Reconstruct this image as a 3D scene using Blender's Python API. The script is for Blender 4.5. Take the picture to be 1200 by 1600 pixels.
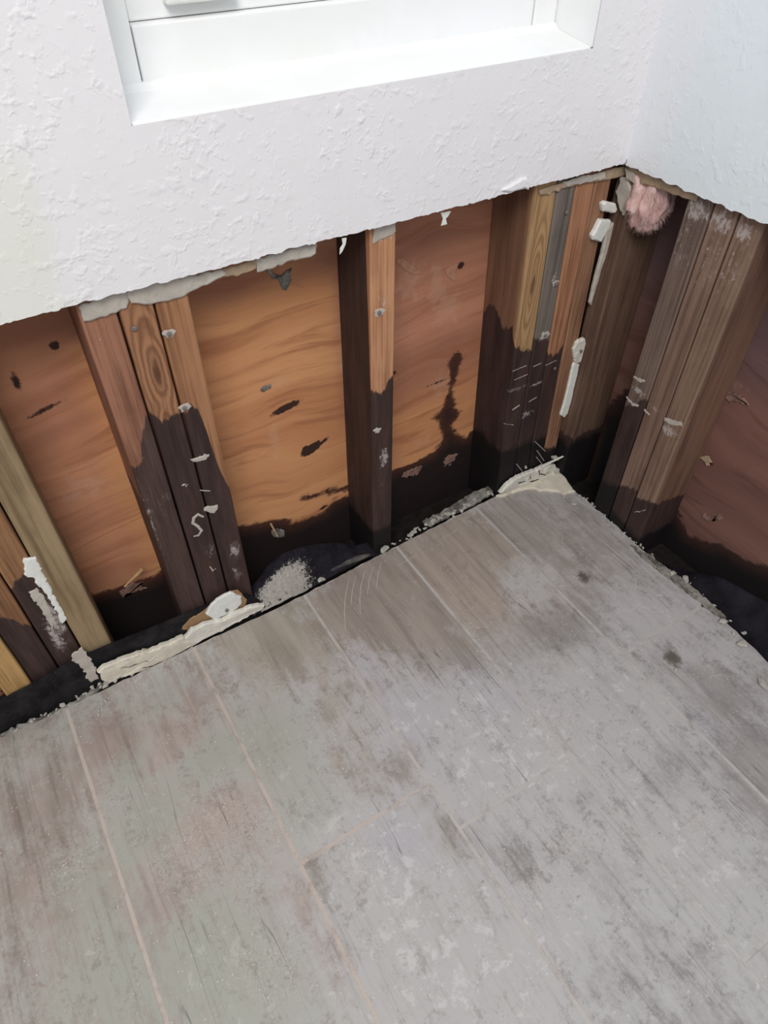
import bpy, bmesh, math, random
import numpy as np
from mathutils import Vector, Matrix, noise as mnoise

for o in list(bpy.data.objects): bpy.data.objects.remove(o)
SC = bpy.context.scene
COL = SC.collection

# ------------------------------------------------------------------ camera
cam = bpy.data.cameras.new('camera'); cam.sensor_fit = 'HORIZONTAL'; cam.sensor_width = 36.0
cam.lens = 36.0 * 1077.54 / 1200.0
cam.clip_start = 0.01
cam_o = bpy.data.objects.new('camera', cam); COL.objects.link(cam_o)
cam_o.matrix_world = Matrix(((0.852277, 0.372106, -0.367642, -0.826124), (-0.523082, 0.610204, -0.595010, -0.696322), (0.002930, 0.699420, 0.714705, 0.943088), (0.000000, 0.000000, 0.000000, 1.000000)))
SC.camera = cam_o

# ------------------------------------------------------------------ world, light, exposure
w = bpy.data.worlds.new('daylight'); SC.world = w; w.use_nodes = True
bg = w.node_tree.nodes['Background']
bg.inputs[0].default_value = (0.93, 0.96, 1.0, 1); bg.inputs[1].default_value = 0.45

def area(name, loc, target, sx, sy, power, col):
    l = bpy.data.lights.new(name, 'AREA'); l.shape = 'RECTANGLE'; l.size = sx; l.size_y = sy
    l.energy = power; l.color = col
    o = bpy.data.objects.new(name, l); COL.objects.link(o); o.location = loc
    o.rotation_euler = (Vector(target) - Vector(loc)).to_track_quat('-Z', 'Y').to_euler()
    return o
area('ceiling_light', (-1.3, -1.5, 2.35), (-0.5, -0.1, 0.2), 1.0, 1.0, 42, (1.0, 0.97, 0.93))
area('window_daylight', (-0.40, 0.55, 1.35), (-0.30, -0.35, 0.55), 0.7, 0.7, 5.5, (0.80, 0.90, 1.0))
vs = SC.view_settings
vs.view_transform = 'Standard'; vs.look = 'None'; vs.gamma = 1.0; vs.use_curve_mapping = False
vs.exposure = 0.0

# ------------------------------------------------------------------ helpers
F = 0.0127            # stud faces lie this far behind the painted wall surface
SH = F + 0.089        # inner face of the sheathing
HD = 0.595            # lower edge of the plasterboard
rnd = random.Random(7)

def tag(o, label=None, cat=None, group=None, kind=None):
    if label: o['label'] = label
    if cat: o['category'] = cat
    if group: o['group'] = group
    if kind: o['kind'] = kind
    return o

def make(name, verts, faces, mat, parent=None, origin=None, attrs=None, smooth=False, mesh=None):
    verts = np.asarray(verts, float)
    if origin is None:
        lo, hi = verts.min(0), verts.max(0); origin = ((lo[0]+hi[0])/2, (lo[1]+hi[1])/2, lo[2])
    origin = np.asarray(origin, float)
    me = bpy.data.meshes.new(name)
    me.from_pydata((verts - origin).tolist(), [], [tuple(f) for f in faces])
    me.update()
    for k, v in (attrs or {}).items():
        a = me.attributes.new(k, 'FLOAT', 'POINT'); a.data.foreach_set('value', np.asarray(v, np.float32))
    if smooth: me.polygons.foreach_set('use_smooth', [True]*len(me.polygons))
    if mat is not None: me.materials.append(mat)
    o = bpy.data.objects.new(name, me); COL.objects.link(o)
    if parent is not None:
        o.parent = parent; o.location = Vector(origin) - wloc(parent)
    else: o.location = Vector(origin)
    return o

def wloc(o):
    v = Vector(o.location)
    while o.parent: o = o.parent; v += Vector(o.location)
    return v

def bm_make(name, bm, mat, **k):
    bm.normal_update(); bm.verts.index_update()
    v = [tuple(x.co) for x in bm.verts]; f = [[x.index for x in p.verts] for p in bm.faces]
    bm.free(); return make(name, v, f, mat, **k)

def n3(x, y, z, s=1.0): return mnoise.noise(Vector((x*s, y*s, z*s)))

def smooth01(x): x = np.clip(x, 0, 1); return x*x*(3-2*x)

def poly_sd(px, pz, poly):
    """signed distance to a polygon, positive inside"""
    px = np.asarray(px); pz = np.asarray(pz); d = np.full(px.shape, 1e9); ins = np.zeros(px.shape, bool)
    n = len(poly)
    for i in range(n):
        (ax, az), (bx, bz) = poly[i], poly[(i+1) % n]
        ex, ez = bx-ax, bz-az; L = ex*ex+ez*ez+1e-12
        t = np.clip(((px-ax)*ex+(pz-az)*ez)/L, 0, 1)
        d = np.minimum(d, np.hypot(px-ax-t*ex, pz-az-t*ez))
        c = ((az > pz) != (bz > pz)) & (px < (bx-ax)*(pz-az)/((bz-az) if abs(bz-az) > 1e-12 else 1e-12)+ax)
        ins ^= c
    return np.where(ins, d, -d)

# ---- node helper
class NT:
    def __init__(s, name):
        s.m = bpy.data.materials.new(name); s.m.use_nodes = True; s.t = s.m.node_tree; s.t.nodes.clear()
        s.out = s.t.nodes.new('ShaderNodeOutputMaterial'); s.b = s.t.nodes.new('ShaderNodeBsdfPrincipled')
        s.t.links.new(s.b.outputs[0], s.out.inputs[0])
        s.tc = s.t.nodes.new('ShaderNodeTexCoord')
    def set(s, sock, v):
        if isinstance(v, bpy.types.NodeSocket): s.t.links.new(v, sock)
        elif isinstance(v, (tuple, list)) and len(v) == 3 and sock.type == 'RGBA': sock.default_value = (*v, 1)
        else: sock.default_value = v
    def bsdf(s, **k):
        for n, v in k.items():
            n = {'color': 'Base Color', 'rough': 'Roughness', 'spec': 'Specular IOR Level', 'normal': 'Normal', 'trans': 'Transmission Weight', 'metal': 'Metallic', 'ior': 'IOR', 'alpha': 'Alpha', 'sss': 'Subsurface Weight'}[n]
            s.set(s.b.inputs[n], v)
        return s.m
    def obj(s): return s.tc.outputs['Object']
    def map(s, vec, scale=(1,1,1), loc=(0,0,0), rot=(0,0,0)):
        n = s.t.nodes.new('ShaderNodeMapping'); s.set(n.inputs['Vector'], vec)
        n.inputs['Scale'].default_value = scale; n.inputs['Location'].default_value = loc; n.inputs['Rotation'].default_value = rot
        return n.outputs[0]
    def noise(s, vec, scale, detail=3, rough=0.55, dist=0.0, col=False):
        n = s.t.nodes.new('ShaderNodeTexNoise'); s.set(n.inputs['Vector'], vec); s.set(n.inputs['Scale'], scale)
        n.inputs['Detail'].default_value = detail; n.inputs['Roughness'].default_value = rough; n.inputs['Distortion'].default_value = dist
        return n.outputs['Color' if col else 'Fac']
    def wave(s, vec, scale, dist=2, detail=2, dscale=1, direction='X', profile='SIN'):
        n = s.t.nodes.new('ShaderNodeTexWave'); s.set(n.inputs['Vector'], vec); n.inputs['Scale'].default_value = scale
        n.inputs['Distortion'].default_value = dist; n.inputs['Detail'].default_value = detail; n.inputs['Detail Scale'].default_value = dscale
        n.bands_direction = direction; n.wave_profile = profile; return n.outputs['Fac']
    def vor(s, vec, scale, feature='F1', rand=1.0):
        n = s.t.nodes.new('ShaderNodeTexVoronoi'); n.feature = feature; s.set(n.inputs['Vector'], vec); n.inputs['Scale'].default_value = scale
        n.inputs['Randomness'].default_value = rand; return n.outputs['Distance']
    def attr(s, name):
        n = s.t.nodes.new('ShaderNodeAttribute'); n.attribute_name = name; return n.outputs['Fac']
    def math(s, op, a, b=0.0, c=0.0, clamp=False):
        n = s.t.nodes.new('ShaderNodeMath'); n.operation = op; n.use_clamp = clamp
        s.set(n.inputs[0], a); s.set(n.inputs[1], b); s.set(n.inputs[2], c); return n.outputs[0]
    def mul(s, a, b): return s.math('MULTIPLY', a, b)
    def add(s, a, b): return s.math('ADD', a, b)
    def ramp(s, v, lo, hi, a=0.0, b=1.0):
        n = s.t.nodes.new('ShaderNodeMapRange'); n.interpolation_type = 'SMOOTHSTEP'; s.set(n.inputs[0], v)
        s.set(n.inputs[1], lo); s.set(n.inputs[2], hi); s.set(n.inputs[3], a); s.set(n.inputs[4], b); return n.outputs[0]
    def mix(s, f, a, b, mode='MIX'):
        n = s.t.nodes.new('ShaderNodeMix'); n.data_type = 'RGBA'; n.blend_type = mode
        s.set(n.inputs[0], f); s.set(n.inputs[6], a); s.set(n.inputs[7], b); return n.outputs[2]
    def bump(s, h, strength=0.3, dist=0.002, normal=None):
        n = s.t.nodes.new('ShaderNodeBump'); s.set(n.inputs['Height'], h); n.inputs['Strength'].default_value = strength; n.inputs['Distance'].default_value = dist
        if normal is not None: s.set(n.inputs['Normal'], normal)
        return n.outputs[0]

def srgb(r, g, b):
    f = lambda c: c/12.92 if c <= .04045 else ((c+.055)/1.055)**2.4
    return (f(r/255), f(g/255), f(b/255))

# ------------------------------------------------------------------ materials
def mat_simple(name, col, rough=0.8, var=0.25, scale=40, bump=0.3, bscale=120, dark=None):
    s = NT(name); v = s.obj()
    n = s.noise(v, scale, 4, 0.6)
    d = dark or tuple(c*(1-var) for c in col)
    c = s.mix(s.ramp(n, 0.35, 0.65), d, col)
    return s.bsdf(color=c, rough=rough, spec=0.25, normal=s.bump(s.noise(v, bscale, 4, 0.6), bump, 0.002))

def mat_paint(name, base, tint, bs):
    """white wall paint over a splattered knock-down texture"""
    s = NT(name); v = s.obj()
    w1 = s.noise(v, 9, 3, 0.5)
    blob = s.noise(v, 58, 2.0, 0.5, 0.25)
    blob2 = s.noise(s.map(v, (1, 1, 1), (3.1, 1.7, .4)), 115, 2.0, 0.5, 0.2)
    area_m = s.ramp(s.noise(s.map(v, (1,1,1), (5,2,1)), 12, 2, 0.5), 0.33, 0.6)
    h1 = s.mul(s.ramp(blob, 0.52, 0.70), area_m)
    h2 = s.mul(s.ramp(blob2, 0.56, 0.72), s.math('MULTIPLY_ADD', area_m, 0.6, 0.4))
    h = s.add(s.add(s.mul(h1, 1.0), s.mul(h2, 0.6)), s.mul(s.noise(v, 260, 3, 0.6), 0.12))
    tn = s.attr('tint')
    c = s.mix(s.math('MULTIPLY', s.ramp(s.add(tn, s.mul(s.add(w1, -0.5), 0.8)), 0.2, 0.8), 1.0), base, tint)
    c = s.mix(s.ramp(s.noise(v, 25, 4, 0.6), 0.3, 0.75, 0.0, 0.12), c, tuple(k*0.8 for k in base))
    return s.bsdf(color=c, rough=0.55, spec=0.3, normal=s.bump(h, bs, 0.0022))

def mat_wood(name, light, dark, seed=0, freq=150, contrast=0.6, stain=(0.030, 0.019, 0.019), stain2=(0.062, 0.036, 0.032), rings=0.5):
    s = NT(name); v = s.map(s.obj(), (1, 1, 1), (seed*1.37, seed*0.71, seed*2.3))
    n = s.t.nodes.new('ShaderNodeVectorMath'); n.operation = 'ADD'; cmb = s.t.nodes.new('ShaderNodeCombineXYZ')
    wx = s.noise(s.map(v, (7, 7, 2.2)), 1.0, 2, 0.5); s.set(cmb.inputs[0], s.math('MULTIPLY_ADD', wx, 0.030*rings, -0.015*rings)); s.set(cmb.inputs[1], s.math('MULTIPLY_ADD', wx, 0.030*rings, -0.015*rings))
    s.set(n.inputs[0], v); s.set(n.inputs[1], cmb.outputs[0]); vw = n.outputs[0]
    fib = s.noise(s.map(v, (1, 1, 0.035)), 420, 4, 0.65)
    lines = s.noise(s.map(vw, (1, 1, 0.018)), freq*1.5, 2, 0.5)
    broad = s.noise(s.map(vw, (1, 1, 0.06)), 55, 3, 0.55, 0.3)
    blot = s.noise(s.map(v, (1, 1, 0.5)), 16, 4, 0.6)
    g = s.math('MULTIPLY_ADD', lines, 0.50, s.mul(broad, 0.40))
    g = s.math('MULTIPLY_ADD', s.add(fib, -0.5), 0.30, g)
    g = s.math('MULTIPLY_ADD', s.add(blot, -0.5), 0.45, g)
    kd = s.attr('knot'); kn_ = s.math('MULTIPLY_ADD', s.add(s.noise(v, 30, 2, .5), -0.5), 0.5, kd)
    rw = s.math('MULTIPLY_ADD', s.math('SINE', s.mul(kn_, 17.0)), 0.11, 0.47)
    km_ = s.ramp(kd, 0.9, 1.8, 1.0, 0.0); mx = s.t.nodes.new('ShaderNodeMix'); s.set(mx.inputs[0], km_); s.set(mx.inputs[2], g); s.set(mx.inputs[3], rw); g = mx.outputs[0]
    c = s.mix(s.ramp(g, 0.28, 0.66), light, dark)
    c = s.mix(s.ramp(kn_, 0.18, 0.40, 0.75, 0.0), c, tuple(k*0.45 for k in dark))
    c = s.mix(s.ramp(lines, 0.56, 0.70, 0.0, 0.35), c, tuple(k*0.62 for k in dark))
    c = s.mix(s.mul(s.attr('side_brown'), 0.85), c, s.mix(s.ramp(broad, 0.3, 0.7), srgb(122, 88, 72), srgb(96, 66, 56)))  # mixes the stud's side faces towards darker brown
    # water stain
    sd = s.attr('stain')
    edge = s.noise(s.map(v, (1, 1, 0.16)), 130, 3, 0.6)
    sd2 = s.math('MULTIPLY_ADD', s.add(edge, -0.5), 0.030, sd)
    m = s.ramp(sd2, -0.002, 0.004)
    sc = s.mix(s.ramp(s.noise(s.map(v, (1, 1, 0.12)), 60, 4, 0.6), 0.30, 0.72), stain, stain2)
    sc = s.mix(s.ramp(fib, 0.50, 0.8, 0.0, 0.30), sc, tuple(k*2.6 for k in stain2))
    c = s.mix(s.mul(m, 0.98), c, sc)
    # rotten black foot
    rot = s.attr('rot')
    rm = s.ramp(s.math('MULTIPLY_ADD', s.add(s.noise(v, 40, 4, 0.6), -0.5), 0.7, rot), 0.35, 0.75)
    c = s.mix(s.mul(rm, 0.93), c, (0.0085, 0.0075, 0.0085))
    # rubbed on plaster dust
    sf = s.attr('scuff')
    smk = s.ramp(s.math('MULTIPLY_ADD', sf, 0.42, s.noise(s.map(v, (1.0, 1.0, 0.55), (2, 1, 5)), 190, 5, 0.7, 0.4)), 0.74, 0.90)
    c = s.mix(s.mul(smk, 0.72), c, (0.52, 0.47, 0.45))
    tiny = s.ramp(s.math('MULTIPLY_ADD', s.noise(v, 22, 2, .5), 0.22, s.noise(s.map(v, (1, 1, 0.7), (8, 4, 1)), 330, 4, 0.7)), 0.80, 0.88)
    c = s.mix(s.mul(s.mul(tiny, m), 0.6), c, (0.42, 0.38, 0.37))
    soft = s.ramp(s.math('MULTIPLY_ADD', sf, 0.4, s.noise(v, 50, 3, 0.6)), 0.70, 1.05)
    c = s.mix(s.mul(soft, 0.45), c, (0.45, 0.38, 0.36))
    bh = s.add(s.mul(fib, 0.5), s.add(s.mul(lines, 0.25), s.mul(smk, 0.6)))
    r = s.ramp(m, 0, 1, 0.72, 0.62)
    return s.bsdf(color=c, rough=r, spec=0.22, normal=s.bump(bh, 0.35, 0.0014))

def mat_ply(name, horiz, cols, stain, stain2):
    """rotary cut plywood; horiz = index of the horizontal axis"""
    s = NT(name); v = s.obj()
    sc = (0.06, 1, 1) if horiz == 0 else (1, 0.06, 1)
    sc2 = (0.10, 1, 1) if horiz == 0 else (1, 0.10, 1)
    warp = s.noise(s.map(v, (2.6, 2.6, 4.0)), 1.0, 2, 0.45, 0.3)
    n = s.t.nodes.new('ShaderNodeVectorMath'); n.operation = 'MULTIPLY_ADD'
    cmb = s.t.nodes.new('ShaderNodeCombineXYZ'); s.set(cmb.inputs[2], s.math('MULTIPLY_ADD', warp, 0.20, -0.10))
    n.operation = 'ADD'; s.set(n.inputs[0], v); s.set(n.inputs[1], cmb.outputs[0]); vw = n.outputs[0]
    broad = s.noise(s.map(vw, sc), 18, 3, 0.5, 0.4)
    bands = s.noise(s.map(vw, sc2), 46, 4, 0.6, 0.5)
    fib = s.noise(s.map(v, sc), 420, 3, 0.65)
    c = s.mix(s.ramp(broad, 0.32, 0.66), cols[0], cols[1])
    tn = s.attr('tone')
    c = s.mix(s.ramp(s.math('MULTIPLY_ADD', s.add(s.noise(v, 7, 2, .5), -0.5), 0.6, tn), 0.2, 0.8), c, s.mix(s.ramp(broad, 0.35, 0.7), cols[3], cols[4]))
    c = s.mix(s.ramp(bands, 0.50, 0.68, 0.0, 0.60), c, cols[2])
    c = s.mix(s.ramp(fib, 0.5, 0.8, 0, 0.25), c, cols[2])
    # pale scrapes
    sf = s.attr('scuff')
    pm = s.ramp(s.math('MULTIPLY_ADD', sf, 0.5, s.noise(v, 60, 4, 0.65)), 0.80, 1.0)
    c = s.mix(s.mul(pm, 0.20), c, (0.60, 0.40, 0.31))
    # stains, their deep black also painting in shade at the bay bottoms
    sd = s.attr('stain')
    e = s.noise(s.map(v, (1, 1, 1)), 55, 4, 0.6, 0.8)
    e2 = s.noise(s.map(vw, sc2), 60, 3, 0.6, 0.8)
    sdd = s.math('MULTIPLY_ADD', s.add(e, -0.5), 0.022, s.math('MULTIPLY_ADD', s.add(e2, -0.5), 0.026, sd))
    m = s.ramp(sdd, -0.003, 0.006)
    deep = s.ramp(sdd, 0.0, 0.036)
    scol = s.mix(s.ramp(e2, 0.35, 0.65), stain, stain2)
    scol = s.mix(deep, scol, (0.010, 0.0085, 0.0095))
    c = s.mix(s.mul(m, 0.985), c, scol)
    kd = s.attr('knot')
    km = s.ramp(s.math('MULTIPLY_ADD', s.add(s.noise(v, 160, 3, 0.6), -0.5), 0.006, kd), -0.0012, 0.0012)
    c = s.mix(km, c, (0.045, 0.022, 0.016))
    h = s.add(s.mul(fib, 0.4), s.mul(bands, 0.5)); h = s.add(h, s.mul(km, -0.6))
    return s.bsdf(color=c, rough=0.7, spec=0.22, normal=s.bump(h, 0.3, 0.0015))

def mat_tile(name, seed, bare, bare2):
    s = NT(name)
    g = s.t.nodes.new('ShaderNodeNewGeometry'); v = g.outputs['Position']
    vs_ = s.map(v, (1, 1, 1), (seed*0.37, seed*1.13, 0))
    warm = s.attr('warm'); hue = s.attr('hue'); du = s.attr('dust')
    # printed wood grain running along y
    gr = s.noise(s.map(vs_, (1, 0.05, 1)), 90, 5, 0.70, 0.3)
    gr2 = s.noise(s.map(vs_, (1, 0.10, 1)), 30, 3, 0.55, 0.6)
    fine = s.noise(s.map(vs_, (1, 0.035, 1)), 420, 3, 0.6)
    grey, grey2 = srgb(140, 137, 136), srgb(162, 159, 158)
    ba = s.mix(warm, grey, bare); bb = s.mix(warm, grey2, bare2)
    c = s.mix(s.ramp(gr2, 0.32, 0.68), ba, bb)
    c = s.mix(s.ramp(gr, 0.53, 0.72, 0.0, 0.50), c, s.mix(1.0, c, (0.50, 0.50, 0.50), 'MULTIPLY'))
    c = s.mix(s.ramp(fine, 0.45, 0.85, 0.0, 0.22), c, (0.50, 0.47, 0.45))
    # swept dust
    dust_n = s.mix(s.ramp(hue, -1.0, 0.0), (0.375, 0.385, 0.335), (0.475, 0.465, 0.468))
    dust_n = s.mix(s.ramp(hue, 0.0, 1.0), dust_n, (0.44, 0.425, 0.49))
    big = s.noise(v, 12, 5, 0.60, 0.3)
    mid = s.noise(s.map(v, (1, 0.7, 1), (2, 5, 0)), 48, 8, 0.76, 0.4)
    sw = s.noise(s.map(v, (1, 0.16, 1), (0, 0, 0), (0, 0, 0.05)), 70, 5, 0.68, 0.2)
    spk = s.noise(s.map(v, (1, 1, 1), (9, 2, 0)), 190, 6, 0.78, 0.3)
    dd = s.math('MULTIPLY_ADD', s.add(big, -0.5), 0.9, du)
    dd = s.math('MULTIPLY_ADD', s.add(sw, -0.5), 0.85, dd)
    dd = s.math('MULTIPLY_ADD', s.add(mid, -0.5), 1.25, dd)
    dd = s.math('MULTIPLY_ADD', s.add(spk, -0.5), 0.55, dd)
    dm = s.ramp(dd, 0.10, 0.80)
    grd = s.math('MAXIMUM', s.math('MULTIPLY_ADD', s.ramp(gr, 0.5, 0.66), -0.25, dm), 0.0)
    c = s.mix(s.mul(grd, 0.92), c, dust_n)
    # grey rubbed specks where the dust is broken
    dk = s.mul(s.ramp(s.math('MULTIPLY_ADD', mid, 0.6, s.mul(spk, 0.4)), 0.50, 0.40, 0.0, 1.0), s.ramp(big, 0.40, 0.56))
    c = s.mix(s.mul(dk, 0.40), c, s.mix(warm, (0.150, 0.148, 0.150), (0.20, 0.165, 0.150)))
    # crumbly plaster smears and grit
    cr = s.noise(s.map(v, (1, 1, 1), (7, 3, 0)), 42, 8, 0.74, 0.3)
    hv = s.ramp(s.math('MULTIPLY_ADD', s.add(du, -0.5), 0.16, cr), 0.60, 0.70)
    c = s.mix(s.mul(hv, 0.60), c, s.mix(s.ramp(hue, -0.8, 0.2), (0.49, 0.50, 0.45), (0.62, 0.61, 0.615)))
    gv = s.vor(v, 170)
    gm = s.mul(s.ramp(gv, 0.10, 0.17, 1, 0), s.ramp(s.noise(v, 30, 2, 0.5), 0.54, 0.62))
    c = s.mix(s.mul(gm, 0.8), c, (0.70, 0.69, 0.68))
    # wiggly trowel and wipe marks where the plaster was tracked about
    sq = s.noise(s.map(v, (1, 1, 1), (1, 9, 0)), 135, 3, 0.5, 0.9)
    ln = s.ramp(s.math('ABSOLUTE', s.add(sq, -0.5)), 0.0, 0.030, 1, 0)
    c = s.mix(s.mul(s.mul(ln, s.attr('wig')), 0.55), c, (0.55, 0.50, 0.46))
    lb = s.ramp(s.math('ABSOLUTE', s.add(sq, -0.56)), 0.0, 0.025, 1, 0)
    c = s.mix(s.mul(s.mul(lb, s.attr('wig')), 0.45), c, (0.20, 0.165, 0.15))
    # thin dark cracks printed along the grain
    ck = s.noise(s.map(vs_, (1, 0.022, 1), (4, 1, 0)), 44, 2, 0.5, 0.3)
    cl = s.ramp(s.math('ABSOLUTE', s.add(ck, -0.5)), 0.0, 0.0065, 1, 0)
    cm = s.mul(cl, s.ramp(s.noise(s.map(v, (1, 0.35, 1), (3, 3, 0)), 15, 3, 0.5), 0.48, 0.62))
    c = s.mix(s.mul(cm, 0.60), c, (0.095, 0.088, 0.085))
    sp = s.attr('spot')
    spm = s.ramp(s.math('MULTIPLY_ADD', s.add(s.noise(v, 140, 4, 0.7), -0.5), 0.9, sp), 0.35, 0.8)
    c = s.mix(s.mul(spm, 0.85), c, (0.085, 0.070, 0.052))
    h = s.add(s.mul(gr, 0.5), s.add(s.mul(hv, 0.8), s.add(s.mul(gm, 0.9), s.mul(mid, 0.5))))
    return s.bsdf(color=c, rough=s.ramp(dm, 0, 1, 0.55, 0.82), spec=0.26, normal=s.bump(h, 0.24, 0.0012))

M = {}
M['paint'] = mat_paint('white_textured_paint', srgb(235, 233, 236), srgb(227, 228, 215), 0.33)
M['paint_r_daylit'] = mat_paint('white_paint_right_daylit', srgb(232, 235, 240), srgb(228, 236, 241), 0.20)  # same white paint, window daylight put in as a bluish base and tint
M['trim'] = mat_simple('white_gloss_trim_paint', srgb(240, 241, 243), 0.45, 0.05, 9, 0.05, 60, srgb(236, 237, 236))
M['gyp'] = mat_simple('gypsum_core', srgb(226, 222, 212), 0.9, 0.14, 60, 0.7, 260)
M['gyp2'] = mat_simple('cream_plaster', srgb(222, 214, 198), 0.9, 0.16, 50, 0.6, 220)
M['white'] = mat_simple('white_filler', srgb(232, 233, 228), 0.7, 0.10, 60, 0.4, 200)
M['paper'] = mat_simple('grey_torn_paper', srgb(196, 188, 178), 0.9, 0.22, 45, 0.6, 160)
M['kraft'] = mat_simple('brown_paper', srgb(164, 132, 98), 0.9, 0.2, 70, 0.4, 200)
M['blocking'] = mat_simple('pale_wood_scrap', srgb(178, 156, 130), 0.8, 0.22, 70, 0.3, 200)
s = NT('pinkish_grey_grout'); g_ = s.t.nodes.new('ShaderNodeNewGeometry'); sx_ = s.t.nodes.new('ShaderNodeSeparateXYZ'); s.set(sx_.inputs[0], g_.outputs['Position'])
c_ = s.mix(s.ramp(sx_.outputs[0], -0.75, -0.45), srgb(190, 178, 170), srgb(184, 181, 179))
c_ = s.mix(s.ramp(s.noise(g_.outputs['Position'], 45, 4, 0.65), 0.45, 0.75, 0.0, 0.55), c_, srgb(140, 130, 124))
M['grout'] = s.bsdf(color=c_, rough=0.9, spec=0.2, normal=s.bump(s.noise(g_.outputs['Position'], 400, 3), 0.4, 0.001))
M['black'] = mat_simple('black_bitumen', (0.011, 0.010, 0.012), 0.5, 0.4, 60, 0.5, 160)
M['dark'] = mat_simple('rotten_dark_wood', (0.016, 0.012, 0.011), 0.8, 0.5, 50, 0.6, 150)
M['steel'] = mat_simple('dull_nail_steel', (0.22, 0.20, 0.19), 0.45, 0.4, 300, 0.2, 400)
M['wire'] = mat_simple('pale_wire', (0.42, 0.39, 0.40), 0.45, 0.2, 300, 0.2, 400)
M['sliver'] = mat_simple('pale_wood_sliver', srgb(186, 150, 110), 0.8, 0.25, 120, 0.3, 300)
M['slab'] = mat_simple('grey_mortar_edge', srgb(150, 147, 140), 0.95, 0.4, 60, 0.9, 180, srgb(86, 82, 78))
M['chip'] = mat_simple('plaster_chip', srgb(206, 203, 194), 0.9, 0.18, 90, 0.6, 300)

def mat_felt():
    s = NT('black_felt_with_grit'); v = s.obj()
    n = s.noise(v, 210, 4, 0.72, 1.0); g = s.attr('grit')
    m = s.ramp(s.math('MULTIPLY_ADD', g, 0.36, n), 0.70, 0.80)
    c = s.mix(s.ramp(s.noise(v, 30, 3, .6), .3, .7), (0.008, 0.007, 0.010), (0.020, 0.018, 0.026))
    c = s.mix(s.mul(m, 0.9), c, s.mix(s.noise(v, 150, 2), (0.30, 0.28, 0.25), (0.60, 0.56, 0.52)))
    return s.bsdf(color=c, rough=s.ramp(m, 0, 1, 0.7, 0.9), spec=0.14, normal=s.bump(s.add(n, s.mul(m, 1.0)), 0.6, 0.003))
M['felt'] = mat_felt()

def mat_strip():
    s = NT('black_sole_strip'); v = s.obj()
    n = s.noise(s.map(v, (0.3, 1, 1)), 160, 5, 0.7)
    c = s.mix(s.ramp(s.noise(v, 22, 4, .65), .35, .72), (0.008, 0.0075, 0.009), (0.030, 0.026, 0.028))
    c = s.mix(s.mul(s.ramp(s.noise(v, 260, 4, 0.7), 0.66, 0.74), 0.7), c, (0.30, 0.28, 0.27))
    return s.bsdf(color=c, rough=0.75, spec=0.12, normal=s.bump(n, 0.5, 0.002))
M['strip'] = mat_strip()

def mat_ins():
    s = NT('pink_glass_wool'); v = s.obj()
    n = s.noise(s.map(v, (1, 1, 0.25), (0, 0, 0), (0, 0.5, 0)), 140, 4, 0.7)
    c = s.mix(s.ramp(n, .3, .7), srgb(214, 168, 164), srgb(236, 206, 200))
    return s.bsdf(color=c, rough=1.0, spec=0.05, sss=0.15, normal=s.bump(n, 0.8, 0.004))
M['ins'] = mat_ins()

s = NT('window_glass'); M['glass'] = s.bsdf(color=(0.96, 0.98, 1.0), rough=0.02, trans=1.0, ior=1.45)

# ------------------------------------------------------------------ floor: mortar bed and single tiles
X_EDGE = [-1.356, -1.158, -0.961, -0.761, -0.562, -0.368, -0.184, 0.006]
G = 0.0026                                           # half a joint
back_edge = [(-1.60, -0.010), (-1.054, -0.010), (-0.96, -0.014), (-0.76, -0.011), (-0.62, -0.012), (-0.56, -0.010), (-0.41, -0.001), (-0.30, 0.004), (-0.20, 0.008), (-0.136, 0.0105), (-0.09, 0.0108), (0.03, 0.0108)]
def y_back(x): return float(np.interp(x, [p[0] for p in back_edge], [p[1] for p in back_edge]))
def x_right(y): return float(np.interp(-y, [-.02, .0, .07, .13, .26, .37, .44, .51, 1.6], [.020, .014, .010, .013, .009, .007, .009, .003, -.002]))
rows = {0: [-0.62], 1: [-0.75], 2: [-0.93], 3: [-0.391], 4: [-0.462], 5: [-0.757], 6: [-0.381]}
Y_END = -1.25
bare_cols = [(srgb(150, 136, 129), srgb(168, 156, 149)), (srgb(142, 132, 124), srgb(165, 152, 145)), (srgb(148, 134, 128), srgb(170, 158, 151)), (srgb(146, 138, 128), srgb(166, 158, 148)),
             (srgb(140, 130, 122), srgb(160, 150, 142)), (srgb(150, 138, 128), srgb(170, 158, 148)), (srgb(152, 143, 137), srgb(170, 162, 156))]
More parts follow.
